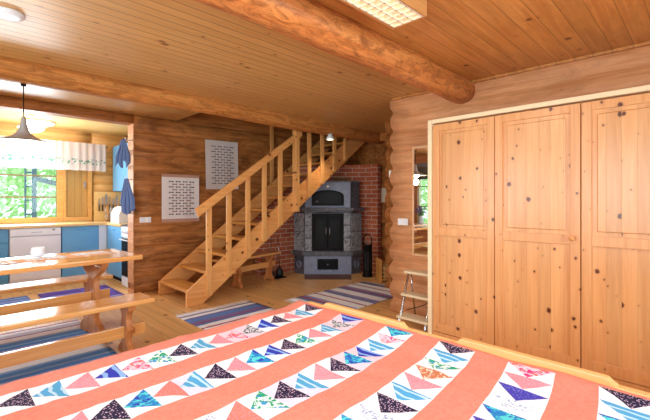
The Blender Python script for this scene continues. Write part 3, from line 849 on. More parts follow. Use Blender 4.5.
rug('rag_rug', 'blue white and red striped rag rug on the floor before the stove', 3.10, 4.60, 2.86, 3.74, 'x', [(0, WH), (.20, (116, 124, 170)), (.30, RD), (.34, (150, 140, 184)), (.44, WH), (.62, RD), (.66, WH), (.82, (116, 126, 176)), (.92, (150, 142, 186))], .78, 'x')
rug('rag_rug', 'bright blue striped rag rug running under the near bench and dining table', .10, 1.03, 2.35, 4.66, 'y', [(0, (96, 156, 226)), (.10, LB), (.16, WH), (.32, RD), (.35, (220, 224, 240)), (.49, WH), (.56, RD), (.59, (170, 160, 196)), (.68, (96, 140, 214)), (.76, (186, 178, 208)), (.86, (84, 144, 220)), (.95, LB)], .72, 'y')
rug('rag_rug', 'violet blue striped rag rug on the kitchen floor before the blue cabinets', .93, 1.74, 5.05, 6.3, 'y', [(0, (92, 84, 190)), (.3, (150, 140, 220)), (.36, (92, 84, 190)), (.6, (190, 180, 235)), (.68, (80, 76, 170)), (.9, (120, 70, 150))], .5, 'y')
rug('rag_rug', 'blue and red striped rag rug on the kitchen floor before the dishwasher', .02, .82, 5.0, 6.3, 'y', [(0, BL), (.2, LB), (.3, (70, 90, 190)), (.5, WH), (.6, RD), (.66, BL), (.85, (140, 150, 220))], .45, 'y')

# ------------------------------------------------------------------ kitchen
KF = 6.80
def cabinet(name, label, x0, x1, front, depth, z0, z1, axis, mat, drawers=0, handle=True):
    """axis 'y': front faces -Y at y=front; axis 'x': front faces -X at x=front (x0,x1 then are y range)"""
    mid = (x0 + x1) / 2
    r = thing(name, label, 'cabinet', (mid, front, 0) if axis == 'y' else (front, mid, 0), 0)
    Mx = Matrix.Identity(4) if axis == 'y' else Matrix.Rotation(-PI / 2, 4, 'Z')
    w = (x1 - x0) / 2
    B().box(-w, w, .02, depth, z0, z1, .002).build('body', M['blue'], r, M=Mx)
    if z0 < .3: 
        k = B(); k.box(-w, w, .06, depth - .02, 0, z0); k.mi = 1
        for i in range(int(w * 2 / .022)): k.box(-w + .004 + i * .022, -w + .016 + i * .022, .055, .06, .02, z0 - .015)
        k.build('plinth', [M['cream'], M['black']], r, M=Mx)
    hs = [(z0 + .004, z1 - .004)] if not drawers else [(z0 + .004 + (z1 - z0) * i / drawers, z0 - .004 + (z1 - z0) * (i + 1) / drawers) for i in range(drawers)]
    for (a, c) in hs:
        d = B().box(-w + .003, w - .003, 0, .02, a, c, .003).build('drawer' if drawers else 'door', mat, r, M=Mx)
        if handle:
            hz = c - .05 if z0 < .3 else a + .06
            B().tube([(-.05, 0, hz), (-.05, -.025, hz), (-.04, -.032, hz), (.04, -.032, hz), (.05, -.025, hz), (.05, 0, hz)], .005, 8).build('handle', M['blue'], d, M=Mx)
    return r
cabinet('base_cabinet', 'blue kitchen drawer unit left of the dishwasher', .10, .685, KF, .55, .10, .86, 'y', M['blue'], 4, False)
cabinet('base_cabinet', 'blue base cabinet under the window, right of the dishwasher', 1.30, 1.79, KF, .55, .10, .86, 'y', M['blue2'])
cabinet('base_cabinet', 'blue base cabinet on the right kitchen wall beside the white stove', 6.10, 6.78, 1.90, .59, .10, .86, 'x', M['blue2'])
cabinet('wall_cabinet', 'blue wall cabinet hung at the right kitchen wall behind the cloths', 6.1, 7.36, 2.15, .34, 1.41, 2.19, 'x', M['blue2'], 0, False)
o = B().box(1.79, 1.90, KF, KF + .05, 0, .86, .003).build('corner_post', M['white'], None); tag(o, 'white corner filler post between the two runs of blue cabinets', 'filler panel')
# dishwasher
r = thing('dishwasher', 'white built-in dishwasher under the kitchen window', 'dishwasher', (.99, KF, 0))
B().box(-.30, .30, .02, .58, .10, .86, .003).build('body', M['white'], r)
B().box(-.296, .296, -.012, .02, .13, .745, .008).build('door', M['white'], r)
b = B(); b.box(-.296, .296, -.016, .02, .75, .855, .008); cp = b.build('control_panel', M['white'], r)
B().box(-.06, .07, -.018, -.014, .795, .806, .001).build('display', M['steel'], cp)
B().box(.19, .22, -.019, -.014, .82, .835, .002).build('button', M['blackp'], cp)
B().box(-.27, .27, -.013, -.009, .752, .762, .002).build('grip_groove', M['steel'], cp)
B().box(-.29, .29, .05, .06, 0.01, .12).build('plinth', M['blackp'], r)
# worktops
o = B().box(.0, 2.49, KF - .02, KY - .03, .862, .90, .004).build('worktop', M['worktop'], None); tag(o, 'pale wooden worktop running under the kitchen window', 'worktop')
o = B().box(1.885, 2.49, 6.095, KF - .02, .862, .90, .004).build('worktop', M['worktop'], None); tag(o, 'short wooden worktop along the right kitchen wall beside the stove', 'worktop')
# stove (kitchen range)
r = thing('cooker', 'white electric cooker with black oven door at the kitchen opening', 'cooker', (1.90, 5.865, 0))
B().box(.02, .58, -.225, .225, 0, .88, .004).build('body', M['white'], r)
B().box(-.005, .02, -.22, .22, .16, .70, .006).build('oven_door', M['darkglass'], r)
B().box(-.005, .02, -.22, .22, .02, .15, .004).build('drawer', M['white'], r)
b = B(); b.box(-.01, .02, -.22, .22, .72, .87, .006); cp = b.build('control_panel', M['white'], r)
for k in range(4):
    B().lathe([(0, 0), (.018, 0), (.016, .02), (0, .02)], n=16).build('knob', M['white'], cp, M=Matrix.Translation((-.01, -.15 + k * .1, .80)) @ Matrix.Rotation(-PI / 2, 4, 'Y'))
B().tube([(-.005, -.18, .69), (-.045, -.18, .69), (-.045, .18, .69), (-.005, .18, .69)], .009, 8).build('handle', M['white'], r)
B().box(.0, .58, -.225, .225, .88, .90, .004).build('hob', M['blackp'], r)
# bread bin, utensil jar
r = thing('bread_bin', 'white bread bin on the right-hand kitchen worktop', 'bread bin', (2.10, 6.62, .90))
B().prism([(-.14, 0), (.16, 0), (.16, .26), (-.04, .26), (-.10, .23), (-.14, .14)], 'y', -.2, .2, .01).build('body', M['white'], r)
B().tube([(-.12, -.04, .16), (-.145, -.04, .165), (-.145, .04, .165), (-.12, .04, .16)], .006, 8).build('handle', M['steel'], r)
r = thing('utensil_jar', 'brown utensil jar holding kitchen tools in the kitchen corner', 'jar', (2.02, 7.15, .90))
M['jar'] = plain('brown_glaze', (150, 120, 88), .3, var=.1)
B().lathe([(0, 0), (.045, 0), (.055, .05), (.05, .13), (.044, .13), (.046, .05), (0, .01)], n=24).build('jar_body', M['jar'], r)
for k in range(5):
    a = k * 1.3; o = B().tube([(.02 * math.cos(a), .02 * math.sin(a), .03), (.05 * math.cos(a), .05 * math.sin(a), .25)], .006, 8).build('utensil', M['tread'] if k % 2 else M['steel'], r)
# splash board and knives
o = B().box(1.86, 2.34, KY - .045, KY - .032, .905, 1.40, .003).build('splash_board', M['kceil'], None); tag(o, 'pale wooden splash board behind the knives on the kitchen wall', 'splash board')
o = B().box(1.90, 2.30, KY - .066, KY - .045, 1.20, 1.235, .003).build('knife_rack', M['worktop'], None); tag(o, 'narrow magnetic knife strip on the splash board', 'knife rack')
kl = ['short knife leftmost on the strip', 'second knife from left, mid length', 'long broad knife third from left', 'slim knife fourth from left', 'short knife fifth from left', 'long slim knife second from right', 'small knife rightmost on the strip']
for k in range(7):
    x = 1.93 + k * .055; L = [.12, .15, .20, .16, .12, .18, .10][k]
    r = thing('kitchen_knife', 'kitchen knife hanging blade up: ' + kl[k], 'knife', (x, KY - .068, 1.2), 0, 'knives on the wall strip')
    w = .012 + .008 * (k % 3)
    B().prism([(-w * .6, -.02), (w * .6, -.02), (w * .6, L * .8 - .02), (0, L - .02), (-w * .6, L * .6)], 'y', -.003, .0).build('blade', M['steel'], r)
    B().box(-.010, .010, -.010, .004, -.13, -.02, .004).build('handle', M['blackp'] if k % 3 != 2 else M['tleg'], r)

# curtain valance with rod
rodr = thing('curtain_rod', 'pale wooden curtain rod with round end knob over the kitchen window', 'curtain rod', (1.0, KY - .10, 2.165))
B().tube([(-1.5, 0, 0), (1.07, 0, 0)], .013, 12).build('pole', M['frame'], rodr)
B().lathe([(0, -.022), (.012, -.02), (.022, 0), (.012, .02), (0, .022)], n=16).build('end_knob', M['frame'], rodr, loc=(1.085, 0, 0))
for x in (1.05,): B().tube([(x, 0, 0), (x, .07, -.01)], .008, 8).build('bracket', M['frame'], rodr)
def curtainmat():
    t = NT('sheer_printed_curtain'); v = t.coord(False)
    sp = t.node('ShaderNodeSeparateXYZ'); t.link(v, sp.inputs[0])
    z = sp.outputs[2]
    band = t.math('MULTIPLY', t.math('GREATER_THAN', z, .10), t.math('LESS_THAN', z, .19))
    n = t.math('GREATER_THAN', t.noise(t.scaled(v, (22, 1, 30)), 1, 3), .54)
    col = t.mix(t.math('MULTIPLY', band, n), rgb(246, 246, 250), rgb(120, 190, 180))
    out = t.n['Material Output']
    df = t.node('ShaderNodeBsdfDiffuse'); tl = t.node('ShaderNodeBsdfTranslucent')
    t.link(col, df.inputs[0]); t.link(col, tl.inputs[0])
    mx = t.node('ShaderNodeMixShader'); mx.inputs[0].default_value = .5; t.link(df.outputs[0], mx.inputs[1]); t.link(tl.outputs[0], mx.inputs[2])
    tr = t.node('ShaderNodeBsdfTransparent'); m2 = t.node('ShaderNodeMixShader'); m2.inputs[0].default_value = .12
    t.link(mx.outputs[0], m2.inputs[1]); t.link(tr.outputs[0], m2.inputs[2])
    t.link(m2.outputs[0], out.inputs[0]); return t.m
M['curtain'] = curtainmat()
b = B(); n = 260; x0, x1 = -.45, 2.02
zs = [0, .03, .1, .2, .3, .38, .41, .425, .44, .455]
gv = []
for z in zs:
    row = []
    for i in range(n + 1):
        x = x0 + (x1 - x0) * i / n
        amp = .016 + .014 * noise.noise(Vector((x * 3, 0, 0))) + .006
        k = min(1, abs(z - .42) / .2 + .4)
        y = amp * k * math.sin(x * 62 + 3 * noise.noise(Vector((x * 4, z * .5, 2))))
        row.append(b.bm.verts.new((x, y, z + (.004 * math.sin(x * 31) if z < .02 else 0))))
    gv.append(row)
for j in range(len(zs) - 1):
    for i in range(n):
        f = b.bm.faces.new((gv[j][i], gv[j][i + 1], gv[j + 1][i + 1], gv[j + 1][i])); f.smooth = True
o = b.build('curtain_valance', M['curtain'], None, loc=(0, KY - .125, 1.745)); tag(o, 'short white curtain valance with green leaf border over the kitchen window', 'curtain')

# hanging cloths on the jamb
M['cloth'] = plain('blue_cotton', (110, 134, 186), .9, var=.12, bump=.3)
def cloth(name, label, z0, z1, px, D, wid, seed):
    c = at(px, D)
    b = B(); nz, nx = 18, 20; g = []
    for j in range(nz + 1):
        t = j / nz; z = z1 + (z0 - z1) * t; w = wid * (.22 + .78 * min(1, t * 1.5))
        row = []
        for i in range(nx + 1):
            u = i / nx - .5
            fold = .018 * math.sin(u * 22 + seed + t * 2) * (.5 + t)
            lat = u * w + (.03 * t if seed > 2 else -.01 * t); dp = fold
            zz = z + (.13 * t * (abs(u + .1) - .3) if seed > 2 else .05 * t * math.sin(u * 14))
            row.append(b.bm.verts.new((c[0] + lat * FY + dp * FX, c[1] - lat * FX + dp * FY, zz)))
        g.append(row)
    for j in range(nz):
        for i in range(nx):
            f = b.bm.faces.new((g[j][i], g[j][i + 1], g[j + 1][i + 1], g[j + 1][i])); f.smooth = True
    o = b.build(name, M['cloth'], None); md = o.modifiers.new('t', 'SOLIDIFY'); md.thickness = .008
    return tag(o, label, 'cloth')
cloth('hanging_cloth', 'bunched blue cloth hanging highest on the jamb of the kitchen opening', 1.73, 2.06, 123.5, 5.06, .17, 1.0)
cloth('hanging_cloth', 'pointed blue tea towel hanging below the bunched one on the kitchen jamb', 1.10, 1.54, 126, 5.03, .18, 3.0)
for z, lb in ((2.07, 'upper'), (1.55, 'lower')):
    o = B().tube([(JX - .012, 5.47, z - .01), (JX - .085, 5.47, z - .02), (JX - .10, 5.46, z + .02)], .008, 8).build('wall_hook', M['white'], None)
    tag(o, lb + ' white hook on the kitchen jamb holding a blue cloth', 'hook')

# kitchen ceiling lamps
M['opal'] = plain('lit_opal_glass', (255, 250, 240), .3, emit=(255, 246, 228), estr=7)
r = thing('ceiling_lamp', 'round flush white ceiling lamp nearest the kitchen window', 'ceiling lamp', (1.02, 6.86, HC))
B().lathe([(0, 0), (.20, 0), (.205, -.02), (.2, -.03), (0, -.03)], n=40).build('rim', M['white'], r)
B().lathe([(0, -.075), (.09, -.068), (.16, -.05), (.19, -.03)], n=40).build('diffuser', M['opal'], r)
r = thing('ceiling_lamp', 'smaller glowing bowl lamp hanging lower than the flush kitchen lamp', 'ceiling lamp', (.88, 6.42, HC))
B().lathe([(0, 0), (.04, 0), (.035, -.02), (.012, -.03), (.012, -.17), (0, -.17)], n=24).build('stem', M['white'], r)
B().lathe([(0, -.235), (.07, -.225), (.12, -.205), (.15, -.175), (.145, -.17), (0, -.165)], n=36).build('bowl_shade', M['opal'], r)

# pendant lamp over the table
M['pendant'] = plain('grey_pendant_enamel', (176, 170, 168), .3, .0, var=.06)
M['pend_in'] = plain('white_pendant_inside', (245, 240, 230), .5)
r = thing('pendant_lamp', 'grey trumpet-shaped pendant lamp hanging over the dining table', 'pendant lamp', (.51, 4.10, 2.25))
B().tube([(0, 0, 0), (0, 0, -.29)], .004, 8).build('cord', M['black'], r)
B().lathe([(0, .0), (.02, 0), (.02, -.025), (.006, -.03), (0, -.03)], n=20).build('ceiling_hook', M['black'], r)
prof = [(.014, -.285), (.018, -.31), (.024, -.35), (.036, -.395), (.056, -.43), (.09, -.456), (.14, -.476), (.19, -.488), (.222, -.497)]
b = B(); b.lathe([(0, -.28)] + prof, n=48); b.mi = 1; b.lathe([(p0[0] - .005 if p0[0] > .01 else p0[0], p0[1] - .008) for p0 in prof][::-1], n=48)
b.build('lamp_shade', [M['pendant'], M['pend_in']], r)
M['bulb'] = plain('lit_bulb', (255, 250, 240), .3, emit=(255, 240, 215), estr=14)
B().lathe([(0, -.545), (.045, -.537), (.078, -.51), (.075, -.475), (.03, -.445), (0, -.44)], n=28).build('bulb', M['bulb'], r)

# smoke-alarm-like dome lamp on the living ceiling
r = thing('smoke_alarm', 'round white smoke alarm on the ceiling near the left frame edge', 'smoke alarm', (.30, 3.02, HC))
B().lathe([(0, 0), (.085, 0), (.085, -.008), (.078, -.018), (.05, -.022), (0, -.023)], n=36).build('housing', M['white'], r)

# fluorescent ceiling fixture
fx0, fx1, fy0, fy1, fz = .72, 1.965, 1.13, 1.36, 2.305
r = thing('ceiling_light', 'long fluorescent ceiling fixture with white louvre grid beside the big beam', 'ceiling light', ((fx0 + fx1) / 2, (fy0 + fy1) / 2, HC))
w, d = (fx1 - fx0) / 2, (fy1 - fy0) / 2
M['fixwood'] = wood('fixture_veneer', (218, 158, 100), (200, 136, 80), axis='x', rough=.4, knots=0)
b = B(); b.box(-w, w, -d, -d + .012, fz - HC, 0, .002); b.box(-w, w, d - .012, d, fz - HC, 0, .002); b.box(-w, -w + .012, -d + .012, d - .012, fz - HC, 0, .002); b.box(w - .012, w, -d + .012, d - .012, fz - HC, 0, .002); b.box(-w + .012, w - .012, -d + .012, d - .012, -.01, 0)
b.build('housing', M['fixwood'], r)
b = B(); nc = 22; y0 = -d + .018
M['louvre'] = plain('cream_louvre', (250, 236, 214), .5, var=.02)
for k in range(nc + 1):
    x = -w + .02 + (2 * w - .04) * k / nc; b.box(x - .004, x + .004, -d + .014, d - .014, fz - HC, fz - HC + .03)
for k in range(4):
    y = -d + .02 + (2 * d - .04) * k / 3; b.box(-w + .014, w - .014, y - .004, y + .004, fz - HC, fz - HC + .03)
b.build('louvre', M['louvre'], r)
M['tube'] = plain('lit_tube', (255, 250, 240), .3, emit=(255, 226, 180), estr=3.2)
for s in (-1, 1): B().tube([(-w + .03, s * .05, -.045), (w - .03, s * .05, -.045)], .013, 12).build('fluorescent_tube', M['tube'], r)

# ------------------------------------------------------------------ mirror, step stool
r = thing('wall_mirror', 'narrow tall wood-framed mirror on the right log wall beside the wardrobe', 'mirror', (XR - .004, 2.08, .665))
w = .165; M['mframe'] = wood('mirror_frame_pine', (240, 204, 160), (222, 176, 128), axis='z', knots=0)
b = B(); z1 = 1.165
b.box(-.022, 0, -w, -w + .018, 0, z1, .003); b.box(-.022, 0, w - .018, w, 0, z1, .003); b.box(-.022, 0, -w + .018, w - .018, 0, .018, .003); b.box(-.022, 0, -w + .018, w - .018, z1 - .018, z1, .003)
b.build('mirror_frame', M['mframe'], r)
B().box(-.016, -.004, -w + .018, w - .018, .018, z1 - .018).build('mirror_glass', M['mirror'], r)
def stool():
    r = thing('step_stool', 'chrome step stool with three pale treads standing between the log wall and wardrobe', 'step stool', (3.40, 2.02, 0))
    b = B()
    hx = .0
    for y in (-.13, .16):
        B().tube([(-.16, y, .01), (-.15, y, .03), (.02, y, .50), (.06, y, .52)], .011, 10).build('leg', M['chrome'], r)
        B().tube([(.16, y, .0), (.10, y, .30), (.07, y, .51)], .009, 10).build('leg', M['chrome'], r)
    M['stepw'] = plain('pale_tread', (232, 212, 176), .45, var=.05)
    for (z, xa, xb) in ((.52, -.02, .15), (.30, -.08, .06), (.09, -.155, .0)):
        B().box(xa, xb, -.16, .19, z - .012, z + .012, .004).build('tread', M['stepw'], r)
    B().tube([(.10, -.13, .28), (.0, .0, .2), (-.05, .15, .14)], .004, 8).build('brace', M['black'], r)
stool()

# ------------------------------------------------------------------ wardrobe
def wardrobe():
    X0 = 3.24
    r = thing('wardrobe', 'wide built-in knotty pine wardrobe with framed panel doors and cream trim on the right', 'wardrobe', (X0, 1.85, 0))
    yE = -1.1 - 1.85
    b = B(); b.box(.03, XR - .035 - X0, yE, -.02, 0, 1.96); b.build('body', M['door'], r)
    B().box(-.012, .06, -.038, 0, 0, 2.004, .004).build('trim_post', M['cream'], r)
    B().box(-.012, .06, yE, -.038, 1.968, 2.004, .004).build('top_trim', M['cream'], r)
    edges = [1.811, 1.242, .637, .04, -.55, -1.08]
    for i in range(5):
        y1, y0 = edges[i] - 1.85, edges[i + 1] - 1.85
        y1 -= .003; y0 += .003
        fr = 0.0 if i % 2 else .006
        d = B(); sw = .062; zt = 1.955; zb = .045
        d.box(fr, fr + .022, y0, y0 + sw, zb, zt, .003); d.box(fr, fr + .022, y1 - sw, y1, zb, zt, .003)
        for (za, zc) in ((zb, zb + .08), (.934, 1.005), (zt - .06, zt)): d.box(fr, fr + .022, y0 + sw, y1 - sw, za, zc, .003)
        dd = d.build('door', M['door'], r)
        for (za, zc) in ((zb + .08, .934), (1.005, zt - .06)):
            p = B(); p.box(fr + .014, fr + .02, y0 + sw - .002, y1 - sw + .002, za - .002, zc + .002)
            if za > .5: p.box(fr + .004, fr + .016, y0 + sw + .03, y1 - sw - .03, za + .03, zc - .03, .008, seg=1)
            p.build('panel', M['doorp'], dd)
        if i in (1, 2, 4):
            yk = (y0 + .045) if i == 1 else (y0 + .04)
            if i != 2:
                B().lathe([(0, 0), (.009, 0), (.010, .012), (.019, .02), (.02, .03), (.012, .038), (0, .04)], n=20).build('knob', M['door'], dd, M=Matrix.Translation((fr, yk, .985)) @ Matrix.Rotation(-PI / 2, 4, 'Y'))
    B().box(.0, .04, yE, -.02, 0, .04, .002).build('plinth', M['door'], r)
wardrobe()

# ------------------------------------------------------------------ beds, mattresses
def smooth(t): t = max(0, min(1, t)); return t * t * (3 - 2 * t)
def bed(yc, label):
    r = thing('bed', label, 'bed', (1.76, yc, 0))
    hw = .449
    def top(u):
        k = smooth((.315 - abs(u)) / .035); return .578 + .024 * k + .012 * smooth((abs(u) - .42) / .03) * 0
    pts = [(-hw, .18)] + [(u, top(u)) for u in [(-hw + 2 * hw * i / 60) for i in range(61)]] + [(hw, .18)]
    B().prism(pts, 'x', -.0175, .0175, .006).build('footboard', M['bed'], r)
    pts = [(-hw, .18)] + [(u, top(u) + .22) for u in [(-hw + 2 * hw * i / 60) for i in range(61)]] + [(hw, .18)]
    B().prism(pts, 'x', -2.09, -2.055, .006).build('headboard', M['bed'], r)
    for s in (-1, 1):
        B().box(-2.055, -.0175, s * (hw - .025), s * hw, .22, .38, .004).build('side_rail', M['stair'], r)
        for x in (-.045, -2.10):
            B().box(x, x + .05, s * hw - (.05 if s > 0 else 0), s * hw + (.05 if s < 0 else 0), 0, .20, .005).build('leg', M['bed'], r)
    B().box(-2.05, -.02, -hw + .03, hw - .03, .28, .30).build('slat_base', M['bed'], r)
    m = B(); m.box(-.995, .995, -.415, .415, 0, .228, .05, seg=4)
    M['ticking'] = M.get('ticking') or plain('mattress_ticking', (236, 232, 226), .9)
    mo = m.build('mattress', M['ticking'], None, loc=(.71, yc, .302)); return mo
tag(bed(1.4425, 'pine single bed nearer the stairs, half of the quilt-covered pair'), 'white mattress on the bed nearer the stairs, under the quilt', 'mattress')
tag(bed(.5425, 'pine single bed nearer the right frame edge, half of the quilt-covered pair'), 'white mattress on the bed at the right of the pair, under the quilt', 'mattress')

# ------------------------------------------------------------------ quilt
CORAL, WHITEQ, PINKB, LILAC = 0, 1, 2, 3
qm = [
    printed('quilt_coral', (226, 140, 122), (221, 133, 115), 60, .5, 'noise'),
    printed('quilt_white', (240, 238, 246), (222, 224, 240), 130, .22, 'dots'),
    printed('quilt_pink_ground', (238, 204, 220), (244, 216, 228), 60, .3, 'dots'),
    printed('quilt_lilac_ground', (226, 216, 240), (236, 228, 246), 60, .3, 'dots'),
    printed('print_navy_floral', (42, 36, 66), (206, 176, 200), 120, .33, 'dots', third=None),
    printed('print_light_blue', (84, 164, 214), (186, 220, 242), 9, .76, 'waves'),
    printed('print_pink', (236, 142, 156), (246, 190, 196), 150, .28, 'dots'),
    printed('print_royal_blue', (50, 60, 180), (140, 180, 236), 7, .72, 'waves'),
    printed('print_black_white', (48, 44, 62), (226, 226, 236), 85, .5, 'noise'),
    printed('print_hot_pink', (240, 200, 218), (222, 62, 128), 42, .55, 'noise', third=(240, 110, 100)),
    printed('print_green_teal', (228, 244, 240), (40, 164, 124), 40, .5, 'noise', third=(60, 150, 206)),
    printed('print_teal_blue', (44, 130, 200), (90, 210, 216), 32, .52, 'noise', third=(50, 66, 180)),
    printed('print_coral_dots', (238, 128, 116), (186, 160, 190), 140, .27, 'dots'),
    printed('print_grey_floral', (236, 238, 248), (150, 166, 206), 75, .56, 'noise'),
    printed('print_rust', (196, 120, 84), (236, 214, 200), 60, .55, 'noise'),
    printed('print_indigo', (72, 66, 176), (150, 150, 220), 130, .25, 'dots'),
]
NAVY, LBLUE, PINK, ROYAL, BW, HOT, GREEN, TEAL, CDOT, GREY, RUST, INDIGO = range(4, 16)
rows = [
    ([NAVY, LBLUE, PINK, NAVY, ROYAL, BW, HOT, PINK, LBLUE, NAVY, GREEN, HOT, ROYAL, PINK, LBLUE, NAVY, ROYAL], {4: 1, 5: 2, 6: 2}),
    ([ROYAL, BW, LBLUE, PINK, GREEN, NAVY, ROYAL, TEAL, PINK, NAVY, LBLUE, CDOT, TEAL, NAVY, PINK, LBLUE, ROYAL], {0: 2, 1: 2, 10: 3}),
    ([TEAL, HOT, LBLUE, ROYAL, TEAL, NAVY, PINK, LBLUE, NAVY, GREEN, CDOT, GREY, HOT, LBLUE, NAVY, PINK, ROYAL], {3: 2, 4: 2, 7: 3, 8: 3}),
    ([NAVY, LBLUE, GREEN, RUST, PINK, LBLUE, NAVY, GREY, TEAL, CDOT, ROYAL, LBLUE, PINK, NAVY, GREEN, LBLUE, PINK], {}),
    ([HOT, PINK, INDIGO, GREY, TEAL, INDIGO, LBLUE, NAVY, PINK, GREEN, LBLUE, ROYAL, CDOT, NAVY, LBLUE, PINK, TEAL], {3: 1, 5: 3}),
    ([NAVY, LBLUE, TEAL, PINK, INDIGO, GREEN, NAVY, LBLUE, HOT, PINK, ROYAL, NAVY, LBLUE, CDOT, GREY, PINK, NAVY], {}),
]
def quilt():
    bm = bmesh.new()
    XE = 1.712; P = .0985; NC = 18; XS = XE - P * NC
    starts = [1.879, 1.560, 1.236, .915, .597, .282]; WD = .176
    cache = {}
    def V(x, y):
        k = (round(x, 4), round(y, 4))
        if k not in cache: cache[k] = bm.verts.new((x, y, 0))
        return cache[k]
    def F(pts, mi):
        f = bm.faces.new([V(*p) for p in pts]); f.material_index = mi; return f
    ys = []
    xs = [XE - P * i for i in range(NC + 1)]
    # coral strips: list of (ylow, yhigh)
    coral = []
    prev = 1.968
    for s in starts: coral.append((s, prev)); prev = s - WD
    coral.append((.03, prev))
    for (a, c) in coral:
        for i in range(NC): F([(xs[i + 1], a), (xs[i], a), (xs[i], c), (xs[i + 1], c)], 0)
    rnd = random.Random(11)
    for s, (cols, bg) in zip(starts, rows):
        y1, y0 = s, s - WD; ym = (y0 + y1) / 2
        for i in range(NC):
            xb, xa = xs[i], xs[i + 1]     # base at +x side, apex at -x side
            g = bg.get(i, 1)
            base = [(xb, y0), (xb, ym), (xb, y1)] if i > 0 else [(xb, y0), (xb, y1)]
            F(base + [(xa, ym)], cols[i % len(cols)])
            F([(xb, y1), (xa, y1), (xa, ym)], g); F([(xa, ym), (xa, y0), (xb, y0)], g)
    # borders: +x tuck, +y drop, -y drop
    yall = sorted({y for c in coral for y in c}, reverse=True)
    for a, c in zip(yall[1:], yall[:-1]): F([(XE, a), (1.738, a), (1.738, c), (XE, c)], 0)
    bmesh.ops.recalc_face_normals(bm, faces=bm.faces)
    bmesh.ops.triangulate(bm, faces=[f for f in bm.faces if len(f.verts) == 4 and any(abs(v.co.y - 9) < 0 for v in f.verts)])
    bmesh.ops.subdivide_edges(bm, edges=bm.edges[:], cuts=3, use_grid_fill=True)
    for f in bm.faces:
        f.smooth = True
        if f.normal.z < 0: f.normal_flip()
    # hanging borders
    ext = [e for e in bm.edges if len(e.link_faces) == 1 and (all(abs(v.co.y - 1.968) < 1e-3 for v in e.verts))]
    cur = ext
    for k, (dy, dz) in enumerate(((.015, -.012), (.02, -.035), (.006, -.06), (.004, -.06), (.006, -.06))):
        res = bmesh.ops.extrude_edge_only(bm, edges=cur)
        nv = [g for g in res['geom'] if isinstance(g, bmesh.types.BMVert)]
        for v in nv: v.co.y += dy + .006 * k * math.sin(v.co.x * 23) * .5; v.co.z += dz
        cur = [g for g in res['geom'] if isinstance(g, bmesh.types.BMEdge) and all(v in set(nv) for v in g.verts)]
        for f in [g for g in res['geom'] if isinstance(g, bmesh.types.BMFace)]: f.material_index = 0; f.smooth = True
    for v in bm.verts:
        x, y = v.co.x, v.co.y; s = -.10 * (1 - math.exp(-max(0, (1.71 - x)) / .55))
        hang = min(1, max(0, (y - 1.93) / .05))
        z = .565 + .007 * noise.noise(Vector((x * 4, y * 4, 1))) + .006 * noise.noise(Vector((x * 11, y * 6, 3))) + .0025 * noise.noise(Vector((x * 30, y * 14, 3)))
        z -= .004 * smooth((1.0 - x) / .8) * smooth((y - 1.2) / .6)
        z += .01 * smooth((x - 1.55) / .15)
        # quilting puff along seams
        v.co.z += z
        v.co.y = y + s * (1 if y < 1.9 else .85) + .006 * noise.noise(Vector((x * 3, y * 2, 7)))
        v.co.x = x + .006 * noise.noise(Vector((x * 2, y * 3, 9)))
    b = B(); b.bm.free(); b.bm = bm
    o = b.build('patchwork_quilt', qm, None)
    md = o.modifiers.new('thick', 'SOLIDIFY'); md.thickness = .012; md.offset = -1
    tag(o, 'coral and white patchwork quilt with bird-like print triangles covering both beds', 'quilt')
quilt()

# ------------------------------------------------------------------ vase at the left window (seen in the mirror)
r = thing('flower_vase', 'white vase of small violet flowers on the window sill, seen in the mirror', 'vase', (XL + .10, 5.12, .655))
B().lathe([(0, 0), (.05, 0), (.075, .06), (.06, .15), (.045, .19), (.055, .21), (.045, .2), (.03, .15), (0, .02)], n=28).build('vase_body', M['white'], r)
b = B(); rr = random.Random(2); g = B()
for k in range(60):
    a = rr.uniform(0, 2 * PI); e = rr.uniform(0, .16); z = .27 + rr.uniform(0, .17)
    c = Vector((e * math.cos(a), e * math.sin(a), z))
    g.tube([(c.x * .1, c.y * .1, .18), (c.x * .6, c.y * .6, z * .75), c], .0025, 5)
    b.lathe([(0, -.015), (.018, -.006), (.02, .006), (0, .016)], tuple(c), 7)
M['petal'] = plain('violet_petal', (150, 130, 190), .8, var=.4, scale=40); M['stem'] = plain('stem_green', (90, 120, 70), .8)
b.build('blossom', M['petal'], r); g.build('stem', M['stem'], r)
o = struct(B().box(XL, XL + .24, 4.5, 5.35, .615, .65, .006).build('trim_5', M['cream']))
M['blind'] = plain('grey_blind', (150, 150, 154), .8, var=.05)
o = B().box(XL + .01, XL + .022, 4.56, 5.29, 1.78, 2.2, .004).build('roller_blind', M['blind'], None); tag(o, 'grey roller blind half drawn at the left window seen in the mirror', 'blind')

